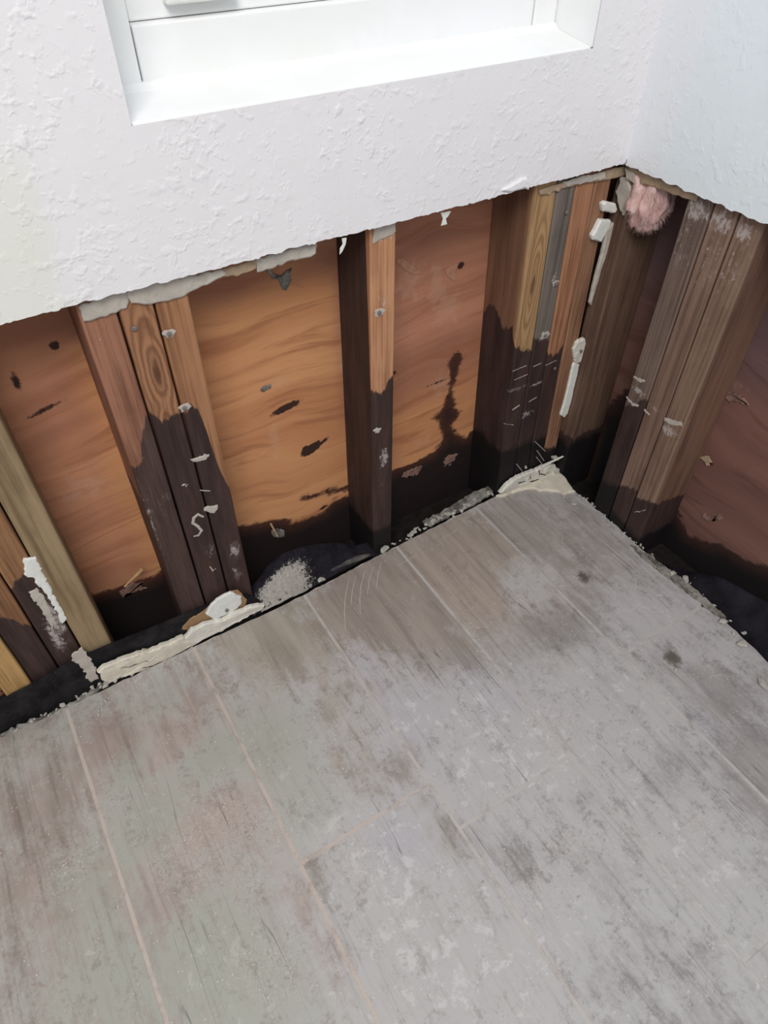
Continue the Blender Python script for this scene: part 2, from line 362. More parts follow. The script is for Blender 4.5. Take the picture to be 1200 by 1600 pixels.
BL = [(-0.912, -0.096, 0.050, -0.35, -0.80), (-0.813, -0.144, 0.050, -0.45, -0.20), (-0.805, -0.269, 0.050, -0.40, -0.10), (-0.873, -0.304, 0.060, -0.35, -0.20), (-1.027, -0.133, 0.080, -0.08, -0.30), (-1.066, -0.312, 0.120, -0.12, -0.30), (-0.930, -0.347, 0.040, -0.30, -0.30), (-0.998, -0.219, 0.050, -0.20, -0.30), (-1.064, -0.232, 0.060, -0.10, -0.30), (-0.657, -0.072, 0.070, -0.45, -0.20), (-0.635, -0.321, 0.050, -0.30, -0.20), (-0.618, -0.215, 0.030, -0.20, -0.30), (-0.505, -0.076, 0.060, -0.60, 0.00), (-0.423, -0.045, 0.060, -0.60, 0.00), (-0.310, -0.080, 0.090, -0.55, -0.20), (-0.444, -0.159, 0.050, -0.50, 0.00), (-0.163, -0.078, 0.070, -0.32, 0.00), (-0.124, -0.140, 0.050, -0.20, 0.00), (-0.228, -0.291, 0.050, -0.50, -0.30), (-0.086, -0.217, 0.050, -0.30, 0.00), (-0.312, -0.194, 0.050, -0.45, -0.20), (-0.418, -0.232, 0.030, -0.40, 0.50), (-0.568, -0.351, 0.030, -0.50, 0.10), (-0.577, -0.457, 0.025, -0.50, 0.10), (-0.516, -0.541, 0.040, -0.35, 0.20), (-0.391, -0.512, 0.030, -0.40, 0.20), (-0.770, -0.429, 0.035, -0.50, 0.80), (-0.763, -0.497, 0.030, -0.35, 0.70), (-0.736, -0.397, 0.020, -0.40, 0.70), (-0.099, -0.508, 0.050, -0.25, 0.50), (-0.143, -0.600, 0.050, -0.35, 1.00), (-0.150, -0.514, 0.030, -0.20, 0.90), (-0.140, -0.430, 0.030, -0.10, 0.00), (-0.057, -0.234, 0.060, 0.15, 0.00), (-0.046, -0.372, 0.060, 0.20, 0.10), (-0.408, -0.589, 0.050, -0.20, 0.10), (-0.408, -0.715, 0.060, -0.12, 0.10), (-0.495, -0.677, 0.050, -0.12, 0.10), (-0.390, -0.263, 0.030, -0.30, 0.60), (-0.726, -0.221, 0.080, 0.45, -1.00), (-0.836, -0.070, 0.040, 0.30, -0.80), (-0.804, -0.196, 0.040, 0.40, -1.00), (-0.842, -0.027, 0.030, 0.10, -0.30), (-0.895, -0.244, 0.055, 0.50, -1.00), (-0.907, -0.143, 0.030, 0.30, -1.00), (-1.003, -0.269, 0.060, 0.35, -1.00), (-0.892, -0.418, 0.090, 0.40, -1.00), (-1.018, -0.385, 0.060, 0.30, -1.00), (-0.720, -0.331, 0.050, 0.30, -0.80), (-0.692, -0.387, 0.050, 0.40, -0.30), (-0.850, -0.489, 0.070, 0.30, -0.80), (-0.703, -0.470, 0.060, 0.30, -0.70), (-0.536, -0.302, 0.070, 0.50, 0.50), (-0.648, -0.442, 0.060, 0.40, 0.90), (-0.481, -0.415, 0.090, 0.50, 0.00), (-0.384, -0.452, 0.070, 0.60, 0.00), (-0.394, -0.598, 0.080, 0.30, 0.10), (-0.679, -0.549, 0.100, 0.50, 0.00), (-0.224, -0.457, 0.070, 0.45, 0.00), (-0.321, -0.660, 0.070, 0.40, 0.00), (-0.514, -0.610, 0.050, 0.50, 0.00), (-0.411, -0.354, 0.060, 0.40, 0.40), (-0.221, -0.185, 0.050, 0.45, 0.00), (-0.101, -0.338, 0.050, 0.35, 0.10), (-0.268, -0.365, 0.050, 0.35, 0.00), (-0.645, -0.628, 0.090, 0.40, 0.00), (-0.356, -0.747, 0.060, 0.30, 0.00), (-0.071, -0.472, 0.030, 0.20, 0.00), (-0.546, -0.168, 0.040, 0.20, 0.50)]   # (x, y, radius, dust, hue)
SPOTS = [(-0.126, -0.230, 0.016), (-0.120, -0.425, 0.018), (-0.121, -0.436, 0.012)]
WIGS = [(-0.840, -0.287, 0.060), (-0.885, -0.315, 0.045), (-0.793, -0.325, 0.050), (-0.828, -0.385, 0.030), (-0.894, -0.291, 0.040), (-0.278, -0.332, 0.030), (-0.366, -0.264, 0.035), (-0.515, -0.576, 0.040), (-0.833, -0.470, 0.050), (-1.019, -0.242, 0.040), (-0.694, -0.423, 0.035), (-0.366, -0.418, 0.050), (-0.453, -0.543, 0.040), (-0.298, -0.619, 0.030)]

# mortar bed under the tiles, its top forms the joints
N = 120
bed_v, bed_f = [], []
xs = np.linspace(-1.60, 0.0, N)
for x in xs:
    yb = y_back(x) + 0.001 + 0.003*n3(x, 0, 3, 60)
    bed_v += [(x, yb, 0.0001), (x, yb+0.002, -0.03), (x, Y_END, 0.0001), (x, Y_END, -0.03)]
for i in range(N-1):
    a = i*4; b = a+4
    bed_f += [(a, a+2, b+2, b), (a, b, b+1, a+1), (a+2, a+3, b+3, b+2), (a+1, b+1, b+3, a+3)]
bed_f += [(0, 1, 3, 2), (4*(N-1), 4*(N-1)+2, 4*(N-1)+3, 4*(N-1)+1)]
floor = make('floor', bed_v, bed_f, M['grout'], origin=(-0.8, -0.6, -0.03)); tag(floor, 'pinkish grey mortar bed and joints under the tiled floor', kind='structure')

def blob_fields(X, Y):
    d = np.full(X.shape, 0.46); h = np.clip((X+0.66)*2.2, -0.9, 0.25); wsum = np.zeros(X.shape)
    for bx, by, r, dv, hv in BL:
        k = np.exp(-((X-bx)**2+(Y-by)**2)/(r*r))
        d = d + dv*k; h = h + (hv-h)*k*0.8
    return d, np.clip(h, -1, 1)

def tile(x0, x1, y1, y0, seed, mat, ragged_back=False, ragged_right=False):
    nx, ny = 18, max(6, int((y1-y0)/0.012))
    U = np.linspace(0, 1, nx); V = np.linspace(0, 1, ny)
    P = []
    for j, vv in enumerate(V):
        for i, uu in enumerate(U):
            x = x0+(x1-x0)*uu; yt = y1
            if ragged_back: yt = y_back(x) + 0.0032*n3(x, 1, seed, 90) + 0.002*n3(x, 4, seed, 240)
            y = y0+(yt-y0)*vv
            if ragged_right: xr = x_right(y) + 0.003*n3(y, 2, seed, 80)+0.002*n3(y, 5, seed, 230); x = x0+(xr-x0)*uu
            P.append((x, y, 0.0004*n3(x, y, seed, 4)+0.0006))
    P = np.array(P); n = len(P)
    faces = []
    for j in range(ny-1):
        for i in range(nx-1):
            a = j*nx+i; faces.append((a, a+1, a+nx+1, a+nx))
    ring = [i for i in range(nx)] + [j*nx+nx-1 for j in range(1, ny)] + [(ny-1)*nx+i for i in range(nx-2, -1, -1)] + [j*nx for j in range(ny-2, 0, -1)]
    # a small eased lip, then the side wall
    c = P[:, :2].mean(0)
    lip = [(P[r][0], P[r][1], P[r][2]-0.0) for r in ring]
    low = [(P[r][0], P[r][1], -0.009) for r in ring]
    Q = np.vstack([P, np.array(low)]); m = len(ring)
    for k in range(m):
        k2 = (k+1) % m; faces.append((ring[k], n+k, n+k2, ring[k2]))
    d, h = blob_fields(Q[:, 0], Q[:, 1])
    sp = np.zeros(len(Q))
    for sx, sy, r in SPOTS: sp = np.maximum(sp, np.exp(-(((Q[:, 0]-sx)**2+(Q[:, 1]-sy)**2)/(r*r))))
    wig = np.zeros(len(Q))
    for sx, sy, r in WIGS: wig = np.maximum(wig, np.exp(-(((Q[:, 0]-sx)**2+(Q[:, 1]-sy)**2)/(r*r))**2))
    wm = np.clip(smooth01((-0.50-Q[:, 0])/0.12)*0.85 + smooth01((Q[:, 1]+0.33)/0.14)*smooth01((0.10-Q[:, 0])/0.15)*0.9, 0.05, 1)
    return make('floor_tile', Q, faces, mat, parent=floor, attrs={'dust': d, 'hue': h, 'spot': sp, 'wig': wig, 'warm': wm})

tiles = {}
for ci in range(7):
    x0, x1 = X_EDGE[ci]+G, X_EDGE[ci+1]-G
    cuts = [0.0] + rows[ci] + [Y_END]
    for k in range(len(cuts)-1):
        sd = ci*3+k
        b1, b2 = bare_cols[ci]; f = 1 + 0.06*math.sin(sd*2.3)
        mt = mat_tile('wood_look_tile', sd, tuple(c*f for c in b1), tuple(c*f for c in b2))
        tiles[(ci, k)] = tile(x0, x1, cuts[k]-(G if k else 0), cuts[k+1]+G, sd, mt, ragged_back=(k == 0), ragged_right=(ci == 6))

# ------------------------------------------------------------------ plasterboard walls
WX0, WX1, WZ0, WZ1 = -0.663, -0.106, 0.743, 1.42
XL, ZT = -1.60, 1.55
def tint_back(X, Z):
    return smooth01((-0.715 - X)/0.07) * smooth01((0.95-Z)/0.30) * 0.55
def board_back():
    V, Fc = [], []
    def quadgrid(x0, x1, z0, z1, nx, nz, ragged):
        base = len(V)
        for j in range(nz+1):
            for i in range(nx+1):
                x = x0+(x1-x0)*i/nx; z = z0+(z1-z0)*j/nz
                if ragged and j == 0: z += 0.0022*n3(x, 0, 1, 70)+0.0014*n3(x, 0, 2, 260)+0.002*n3(x, 7, 2, 9)
                V.append((x, 0.0, z))
        for j in range(nz):
            for i in range(nx):
                a = base+j*(nx+1)+i; Fc.append((a, a+1, a+nx+2, a+nx+1))
        if ragged:
            b2 = len(V)
            for i in range(nx+1): v = V[base+i]; V.append((v[0], F-0.0005, v[2]-0.001+0.002*n3(v[0], 9, 9, 120)))
            for i in range(nx): Fc.append((base+i+1, base+i, b2+i, b2+i+1))
    quadgrid(XL, 0.0, HD, WZ0, 460, 26, True)
    quadgrid(XL, WX0, WZ0, WZ1, 40, 30, False)
    quadgrid(WX1, 0.0, WZ0, WZ1, 8, 30, False)
    quadgrid(XL, 0.0, WZ1, ZT, 60, 4, False)
    b = len(V)                                   # back paper
    V.extend([(XL, F-0.0005, HD+.004), (WX0, F-.0005, HD+.004), (WX0, F-.0005, ZT), (XL, F-.0005, ZT), (WX1, F-.0005, HD+.004), (WX1, F-.0005, ZT), (F, F-.0005, HD+.004), (F, F-.0005, ZT), (WX0, F-.0005, WZ0), (WX1, F-.0005, WZ0), (WX0, F-.0005, WZ1), (WX1, F-.0005, WZ1)])
    Fc.extend([(b, b+3, b+2, b+1), (b+4, b+5, b+7, b+6), (b+1, b+8, b+9, b+4), (b+10, b+2, b+5, b+11)])
    V = np.array(V)
    return make('wall_back', V, Fc, M['paint'], origin=(-0.8, 0, HD), attrs={'tint': tint_back(V[:, 0], V[:, 2])})
wall_back = board_back(); tag(wall_back, 'white textured plasterboard wall under the window, cut off above the studs', kind='structure')

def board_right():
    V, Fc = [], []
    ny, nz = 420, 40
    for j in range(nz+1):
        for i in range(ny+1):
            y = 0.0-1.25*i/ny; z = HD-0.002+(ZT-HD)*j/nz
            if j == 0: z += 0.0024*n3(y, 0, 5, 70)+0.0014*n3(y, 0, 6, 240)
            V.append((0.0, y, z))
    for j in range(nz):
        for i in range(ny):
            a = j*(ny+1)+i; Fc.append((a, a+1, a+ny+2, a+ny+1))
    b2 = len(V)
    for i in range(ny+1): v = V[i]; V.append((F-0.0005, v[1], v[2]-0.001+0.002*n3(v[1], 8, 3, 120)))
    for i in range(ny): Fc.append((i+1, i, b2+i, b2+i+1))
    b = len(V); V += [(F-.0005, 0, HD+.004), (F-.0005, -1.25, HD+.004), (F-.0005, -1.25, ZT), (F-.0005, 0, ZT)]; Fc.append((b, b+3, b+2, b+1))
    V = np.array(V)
    return make('wall_right', V, Fc, M['paint_r_daylit'], origin=(0, -0.6, HD), attrs={'tint': smooth01((-V[:, 1]-.02)/.1)})  # tint paints the bluish window light, stronger away from the corner
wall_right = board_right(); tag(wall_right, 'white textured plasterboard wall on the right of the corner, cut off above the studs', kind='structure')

# ------------------------------------------------------------------ window
def box_part(name, x0, x1, y0, y1, z0, z1, mat, parent=None, bev=0.002, **k):
    bm = bmesh.new(); bmesh.ops.create_cube(bm, size=1)
    for v in bm.verts: v.co = Vector((x0+(v.co.x+.5)*(x1-x0), y0+(v.co.y+.5)*(y1-y0), z0+(v.co.z+.5)*(z1-z0)))
    if bev: bmesh.ops.bevel(bm, geom=list(bm.edges), offset=bev, segments=2, affect='EDGES', profile=0.5)
    return bm_make(name, bm, mat, parent=parent, smooth=False, **k)
YW = 0.070
win = bpy.data.objects.new('window_1', None); COL.objects.link(win); win.location = ((WX0+WX1)/2, 0.05, WZ0)
tag(win, 'white painted window above the cut plasterboard', kind='structure')
# sloping sill board with rounded nose, left and right reveals
bm = bmesh.new()
prof = [(0.001, WZ0-0.012), (0.001, WZ0-0.003), (0.0025, WZ0+0.0003), (0.006, WZ0+0.0015), (YW-0.008, WZ0+0.009), (YW-0.001, WZ0+0.015), (YW+0.03, WZ0+0.015), (YW+0.03, WZ0-0.012)]
L = [bm.verts.new((WX0+0.001, y, z)) for y, z in prof]; R_ = [bm.verts.new((WX1-0.001, y, z)) for y, z in prof]
for i in range(len(prof)):
    j = (i+1) % len(prof); bm.faces.new((L[i], R_[i], R_[j], L[j]))
bm.faces.new(list(reversed(L))); bm.faces.new(R_)
bmesh.ops.recalc_face_normals(bm, faces=bm.faces)
bm_make('sill', bm, M['trim'], parent=win)
box_part('jamb', WX0-0.02, WX0+0.0006, 0.0015, YW+0.05, WZ0, WZ1, M['trim'], win, 0.001)
box_part('jamb', WX1-0.0006, WX1+0.02, 0.0015, YW+0.05, WZ0, WZ1, M['trim'], win, 0.001)
box_part('head', WX0, WX1, -0.001, YW+0.05, WZ1-0.001, WZ1+0.02, M['trim'], win, 0.001)
box_part('frame_stile', WX0+.001, WX0+0.036, YW, YW+0.045, WZ0+.005, WZ1, M['trim'], win)
box_part('frame_stile', WX1-0.036, WX1-.001, YW, YW+0.045, WZ0+.005, WZ1, M['trim'], win)
box_part('frame_rail', WX0+0.0375, WX1-0.0375, YW+.001, YW+0.045, WZ0+.005, 0.803, M['trim'], win)
sash = box_part('sash_rail', WX0+0.038, WX1-0.038, YW+.012, YW+0.040, 0.8035, 0.835, M['trim'], win)
box_part('sash_lift', -0.590, -0.520, YW-.002, YW+0.012, 0.815, 0.823, M['white'], sash, 0.002)
box_part('sash_stile', WX0+0.038, WX0+0.068, YW+.012, YW+0.040, 0.835, WZ1, M['trim'], win)
box_part('sash_stile', WX1-0.068, WX1-0.038, YW+.012, YW+0.040, 0.835, WZ1, M['trim'], win)
box_part('pane', WX0+0.068, WX1-0.068, YW+.024, YW+0.028, 0.835, WZ1, M['glass'], win, 0)

# ------------------------------------------------------------------ sheathing behind the studs
def sheath(name, horiz, a0, a1, plane, z0, z1, mat, stain_polys, knots, scuffs, tone, step=0.005):
    na, nz = int((a1-a0)/step), int((z1-z0)/step)
    A, Z = np.meshgrid(np.linspace(a0, a1, na+1), np.linspace(z0, z1, nz+1))
    A, Z = A.ravel(), Z.ravel()
    P = np.stack([A, np.full(A.shape, plane), Z], 1) if horiz == 0 else np.stack([np.full(A.shape, plane), A, Z], 1)
    W_ = na+1; faces = []
    for j in range(nz):
        for i in range(na):
            a = j*W_+i; q = (a, a+1, a+W_+1, a+W_); faces.append(q if horiz == 0 else q[::-1])
    st = np.full(A.shape, -1.0)
    for p in stain_polys: st = np.maximum(st, poly_sd(A, Z, p))
    kn = np.full(A.shape, -1.0)
    for (ka, kz, ra, rz, sl) in knots:
        dz = Z-kz-sl*(A-ka); kn = np.maximum(kn, (1-np.hypot((A-ka)/ra, dz/rz))*min(ra, rz))
    sc = np.zeros(A.shape)
    for (sa, sz, ra, rz) in scuffs: sc = np.maximum(sc, np.exp(-(((A-sa)/ra)**2+((Z-sz)/rz)**2)))
    n = len(P); T = 0.011                      # give the sheet its thickness
    off = np.array([0, T, 0]) if horiz == 0 else np.array([T, 0, 0])
    cor = [0, na, nz*W_+na, nz*W_]
    P = np.vstack([P, P[cor]+off]); faces.append((n+3, n+2, n+1, n) if horiz == 0 else (n, n+1, n+2, n+3))
    bo = list(range(0, na+1)); faces.append(tuple(bo[::-1]+[n, n+1])[:]) if False else None
    ext = lambda a, fill: np.concatenate([a, np.full(4, fill)])
    return make(name, P, faces, mat, attrs={'stain': ext(st, -1), 'knot': ext(kn, -1), 'scuff': ext(sc, 0), 'tone': ext(tone(A, Z), 0)})

M['ply_b'] = mat_ply('orange_plywood', 0, [srgb(194, 134, 94), srgb(212, 154, 108), srgb(154, 98, 70), srgb(160, 110, 90), srgb(188, 132, 106)], srgb(58, 36, 32), srgb(84, 50, 38))
M['ply_r'] = mat_ply('dull_red_plywood', 1, [srgb(116, 82, 74), srgb(130, 94, 84), srgb(92, 64, 58), srgb(100, 78, 80), srgb(110, 86, 86)], srgb(52, 36, 34), srgb(66, 44, 38))
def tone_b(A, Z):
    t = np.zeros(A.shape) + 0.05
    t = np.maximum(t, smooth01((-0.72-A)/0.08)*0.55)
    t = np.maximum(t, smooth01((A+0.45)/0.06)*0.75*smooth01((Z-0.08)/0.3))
    t = np.maximum(t, smooth01((Z-0.46)/0.06)*0.6)  # browner top paints in the shade under the plasterboard edge
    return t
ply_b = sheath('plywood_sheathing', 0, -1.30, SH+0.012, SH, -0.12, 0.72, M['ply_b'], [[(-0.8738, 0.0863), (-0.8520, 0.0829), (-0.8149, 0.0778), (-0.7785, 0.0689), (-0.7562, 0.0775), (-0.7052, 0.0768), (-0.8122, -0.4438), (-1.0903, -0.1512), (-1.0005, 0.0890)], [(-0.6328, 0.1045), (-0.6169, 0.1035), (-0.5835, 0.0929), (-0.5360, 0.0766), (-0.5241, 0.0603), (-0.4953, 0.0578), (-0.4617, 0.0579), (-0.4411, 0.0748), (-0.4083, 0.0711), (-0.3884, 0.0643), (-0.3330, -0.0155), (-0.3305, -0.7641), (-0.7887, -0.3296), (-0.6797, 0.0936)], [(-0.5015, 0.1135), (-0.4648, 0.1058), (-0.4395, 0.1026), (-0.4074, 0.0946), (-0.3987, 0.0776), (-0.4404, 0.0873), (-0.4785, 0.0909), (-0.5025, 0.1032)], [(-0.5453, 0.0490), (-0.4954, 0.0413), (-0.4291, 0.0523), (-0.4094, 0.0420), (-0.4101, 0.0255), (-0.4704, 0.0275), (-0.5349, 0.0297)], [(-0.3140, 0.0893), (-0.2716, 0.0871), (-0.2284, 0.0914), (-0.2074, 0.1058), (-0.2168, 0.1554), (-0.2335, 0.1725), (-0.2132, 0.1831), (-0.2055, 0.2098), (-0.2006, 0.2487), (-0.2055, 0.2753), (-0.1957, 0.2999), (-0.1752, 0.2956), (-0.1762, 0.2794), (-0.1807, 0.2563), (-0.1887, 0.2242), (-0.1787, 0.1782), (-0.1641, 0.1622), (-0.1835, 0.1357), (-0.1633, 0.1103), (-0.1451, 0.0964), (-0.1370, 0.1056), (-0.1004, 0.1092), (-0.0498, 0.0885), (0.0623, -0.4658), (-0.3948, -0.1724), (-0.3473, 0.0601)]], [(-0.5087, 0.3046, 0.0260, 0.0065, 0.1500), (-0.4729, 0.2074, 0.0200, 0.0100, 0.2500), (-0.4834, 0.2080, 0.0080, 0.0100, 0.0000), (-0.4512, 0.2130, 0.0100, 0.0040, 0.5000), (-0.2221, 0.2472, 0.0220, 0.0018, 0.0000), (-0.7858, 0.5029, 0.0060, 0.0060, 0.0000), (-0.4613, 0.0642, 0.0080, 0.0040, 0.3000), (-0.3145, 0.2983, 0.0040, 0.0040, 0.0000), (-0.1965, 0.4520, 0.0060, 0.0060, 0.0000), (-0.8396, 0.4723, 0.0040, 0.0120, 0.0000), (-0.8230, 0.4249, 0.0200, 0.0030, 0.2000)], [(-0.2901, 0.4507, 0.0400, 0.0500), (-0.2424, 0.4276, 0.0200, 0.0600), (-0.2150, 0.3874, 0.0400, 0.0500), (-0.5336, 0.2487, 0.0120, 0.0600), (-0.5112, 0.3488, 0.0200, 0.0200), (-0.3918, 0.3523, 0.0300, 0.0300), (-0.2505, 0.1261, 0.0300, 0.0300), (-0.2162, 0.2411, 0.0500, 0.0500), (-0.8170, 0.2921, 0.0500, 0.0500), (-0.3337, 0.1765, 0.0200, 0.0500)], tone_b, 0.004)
tag(ply_b, 'orange plywood sheathing with wavy grain and wet lower edge blackened by painted shade behind the back studs', 'plywood')
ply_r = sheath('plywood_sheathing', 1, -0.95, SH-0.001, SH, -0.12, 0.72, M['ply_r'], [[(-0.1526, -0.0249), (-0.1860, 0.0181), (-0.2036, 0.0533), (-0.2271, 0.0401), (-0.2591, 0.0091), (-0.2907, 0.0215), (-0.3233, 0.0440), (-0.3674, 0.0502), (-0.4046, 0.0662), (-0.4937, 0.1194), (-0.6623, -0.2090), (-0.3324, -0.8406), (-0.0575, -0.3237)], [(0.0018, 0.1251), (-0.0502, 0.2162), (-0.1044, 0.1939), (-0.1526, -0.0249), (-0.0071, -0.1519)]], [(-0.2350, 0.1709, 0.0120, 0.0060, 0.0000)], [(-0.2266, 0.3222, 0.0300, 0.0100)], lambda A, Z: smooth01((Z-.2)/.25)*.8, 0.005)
tag(ply_r, 'dull reddish plywood sheathing with wet foot blackened by painted shade behind the right wall studs', 'plywood')

# ------------------------------------------------------------------ studs
def stud(x0, x1, y0, y1, z0, z1, mat, label, group, line=None, side=None, axis=0, rot_z=0.05, scuffs=(), lean=0.0, r=0.0028, side_brown=0.0, knot=None):
    """one timber, swept up z. line: stain height along the front face, side: along the visible side.
    axis 0: front face looks to -y (back wall), axis 1: front face looks to -x (right wall)"""
    prof = []
    def seg(a, b, n):
        for i in range(n): prof.append((a[0]+(b[0]-a[0])*i/n, a[1]+(b[1]-a[1])*i/n))
    def arc(cx, cy, a0):
        for i in range(3): t = math.radians(a0+90*i/3); prof.append((cx+r*math.cos(t), cy+r*math.sin(t)))
    nx, ny = (8, 8)
    seg((x0+r, y0), (x1-r, y0), nx); arc(x1-r, y0+r, -90)
    seg((x1, y0+r), (x1, y1-r), ny); arc(x1-r, y1-r, 0)
    seg((x1-r, y1), (x0+r, y1), nx); arc(x0+r, y1-r, 90)
    seg((x0, y1-r), (x0, y0+r), ny); arc(x0+r, y0+r, 180)
    K = len(prof); nz = int((z1-z0)/0.006); V = []; sd0 = x0*31.7+y0*17.3
    for j in range(nz+1):
        z = z0+(z1-z0)*j/nz
        for (px, py) in prof:
            wv = 0.0004*n3(px, py, z+sd0, 22)
            V.append((px+wv+(lean*(z-0.3) if axis == 0 else 0), py+wv+(lean*(z-0.3) if axis == 1 else 0), z))
    V = np.array(V); Fc = []
    for j in range(nz):
        for i in range(K):
            a = j*K+i; b = j*K+(i+1) % K; Fc.append((a, b, b+K, a+K))
    Fc.append(tuple(range(K))[::-1]); Fc.append(tuple(nz*K+i for i in range(K)))
    u, d = (V[:, 0], V[:, 1]) if axis == 0 else (V[:, 1], V[:, 0])
    f0 = y0 if axis == 0 else x0
    st = np.full(len(V), -1.0)
    if line is not None:
        if isinstance(line, tuple): st = poly_sd(u, V[:, 2], line[0])
        else:
            l = sorted(line); st = np.interp(u, [p[0] for p in l], [p[1] for p in l])-V[:, 2]
    if side is not None:
        l = sorted(side); s2 = np.interp(d, [p[0] for p in l], [p[1] for p in l])-V[:, 2]
        st = np.where(d > f0+0.0035, s2, st)
    rot = smooth01((rot_z+0.03-V[:, 2])/0.07)
    sc = np.zeros(len(V))
    for (su, sz, ru, rz, k) in scuffs: sc = np.maximum(sc, k*np.exp(-(((u-su)/ru)**2+((V[:, 2]-sz)/rz)**2))*(d < f0+0.01))
    kd = np.full(len(V), 9.0)
    for (ku, kz, ra, rz) in (knot or ()): kd = np.minimum(kd, np.hypot((u-ku)/ra, (V[:, 2]-kz)/rz))
    ag = np.where(d > f0+0.003, side_brown, 0.0)
    o = make('wall_stud', V, Fc, mat, attrs={'stain': st, 'rot': rot, 'scuff': sc, 'side_brown': ag, 'knot': kd}, smooth=False)
    me = o.data
    return tag(o, label, 'stud', group)

ZB, ZTOP = -0.045, 0.72
GS_L = 'studs at the left picture edge'; GS_T = 'three studs side by side under the window'; GS_C = 'studs packed into the corner'; GS_R = 'three studs side by side on the right wall'
def W(n, l, d, seed, **k): return mat_wood(n, srgb(*l), srgb(*d), seed, **k)
st_yel = stud(-1.021, -0.9855, F-0.004, SH-.004, ZB, ZTOP, W('yellow_stud_wood', (192, 156, 104), (148, 112, 72), 1), 'yellow pine stud at the left edge, standing left of the plaster streaked one', GS_L, rot_z=-.1)
st_brn = stud(-0.984, -0.947, F, SH, ZB, ZTOP, W('brown_stud_wood', (146, 106, 76), (106, 74, 54), 2), 'brown stud with dark wet foot beside the yellow pine stud', GS_L, line=[(-.984, .215), (-.965, .20), (-.947, .165)], rot_z=0.01)
st_pls = stud(-0.945, -0.9085, F, SH, ZB, ZTOP, W('streaked_stud_wood', (164, 124, 88), (114, 80, 58), 3), 'stud smeared with white plaster, left of the pale olive stud', GS_L, line=sorted([(-0.9586, 0.2445), (-0.9407, 0.2534), (-0.9204, 0.2647), (-0.9105, 0.2774), (-0.8981, 0.2797)]), rot_z=0.01, scuffs=[(-.918, .165, .010, .06, 1.0), (-.928, .13, .010, .05, .9)])
st_olv = stud(-0.9065, -0.867, F-0.001, SH-.001, ZB, ZTOP, W('olive_stud_wood', (158, 136, 106), (112, 92, 68), 4, freq=60), 'pale olive stud without stain, right end of the left group', GS_L, rot_z=-.1)
st_t1 = stud(-0.758, -0.7205, F, SH, ZB, ZTOP, W('red_brown_stud_wood', (158, 112, 90), (116, 78, 62), 5, stain=(.045, .027, .024), stain2=(.085, .052, .045)), 'reddish stud, left one of the three under the window sill', GS_T, line=sorted([(-0.7611, 0.3715), (-0.7559, 0.3669), (-0.7437, 0.3699), (-0.7383, 0.4007), (-0.7244, 0.4342), (-0.7190, 0.4368)]), side=[(F, .30), (SH, .30)], rot_z=-.02, scuffs=[(-.757, .27, .008, .10, .55), (-.745, .56, .02, .03, .45), (-.735, .30, .02, .012, .55)])
st_t2 = stud(-0.718, -0.6815, F, SH, ZB, ZTOP, W('knotty_stud_wood', (170, 124, 92), (120, 82, 60), 6, rings=1.2), 'knotty stud, middle one of the three under the window sill', GS_T, knot=[(-.697, .485, .016, .075), (-.70, .40, .012, .05)], line=sorted([(-0.7197, 0.4342), (-0.7058, 0.4228), (-0.6909, 0.4207), (-0.6779, 0.4204)]), side=[(F, .3), (SH, .3)], rot_z=-.02, scuffs=[(-.69, .17, .012, .02, .6)])
st_t3 = stud(-0.679, -0.642, F, SH, ZB, ZTOP, W('tan_stud_wood', (172, 126, 92), (134, 92, 66), 7), 'tan stud, right one of the three under the window sill', GS_T, line=sorted([(-0.6834, 0.4177), (-0.6769, 0.4250), (-0.6677, 0.4301), (-0.6594, 0.4131), (-0.6559, 0.3830), (-0.6539, 0.3466), (-0.6503, 0.3060), (-0.6417, 0.2677)]), side=[(F, .3), (SH, .3)], rot_z=-.02, scuffs=[(-.655, .15, .012, .02, .9), (-.66, .10, .012, .03, .6)])
st_ctr = stud(-0.410, -0.372, F, SH, ZB, ZTOP, W('lone_stud_wood', (196, 146, 110), (148, 100, 74), 8, freq=220), 'single stud standing alone between two orange plywood bays', GS_C[:0] or None, line=[(-0.4106, 0.3533), (-0.4085, 0.3525), (-0.3900, 0.3456), (-0.3824, 0.3597), (-0.3759, 0.3673), (-0.3716, 0.3680)], side=[(F, .66), (SH, .66)], rot_z=0.06, scuffs=[(-.388, .215, .010, .028, .95), (-.39, .575, .02, .008, 1.0), (-.39, .49, .012, .012, .7), (-.392, .16, .012, .04, .5)])
st_a = stud(-0.140, -0.102, F, SH, ZB, ZTOP, W('corner_tan_wood', (182, 148, 108), (142, 108, 76), 9), 'tan faced corner stud with broad dark left side', GS_C, knot=[(-.126, .44, .012, .09)], line=[(-0.1415, 0.3352), (-0.1341, 0.3375), (-0.1199, 0.3257), (-0.1098, 0.3224), (-0.0987, 0.3211)], side=[(0.0172, 0.3762), (0.0435, 0.3561), (0.0544, 0.3610), (0.0613, 0.3793), (0.0776, 0.3863), (0.0911, 0.3776), (0.1010, 0.3556)], rot_z=.12, lean=-0.035, side_brown=1.0, scuffs=[(-.12, .25, .03, .006, .8), (-.12, .575, .02, .006, .9), (-.115, .19, .02, .02, .5)])
st_b = stud(-0.1005, -0.066, F, SH, ZB, ZTOP, W('corner_grey_wood', (124, 114, 106), (92, 84, 80), 10), 'weathered grey corner stud, second from the left', GS_C, line=[(-0.1060, 0.3438), (-0.0819, 0.3385), (-0.0690, 0.3296)], rot_z=.12, lean=-0.035, scuffs=[(-.083, .34, .014, .01, .9), (-.083, .44, .010, .010, .8), (-.08, .245, .03, .004, .9), (-.085, .18, .02, .012, .8)])
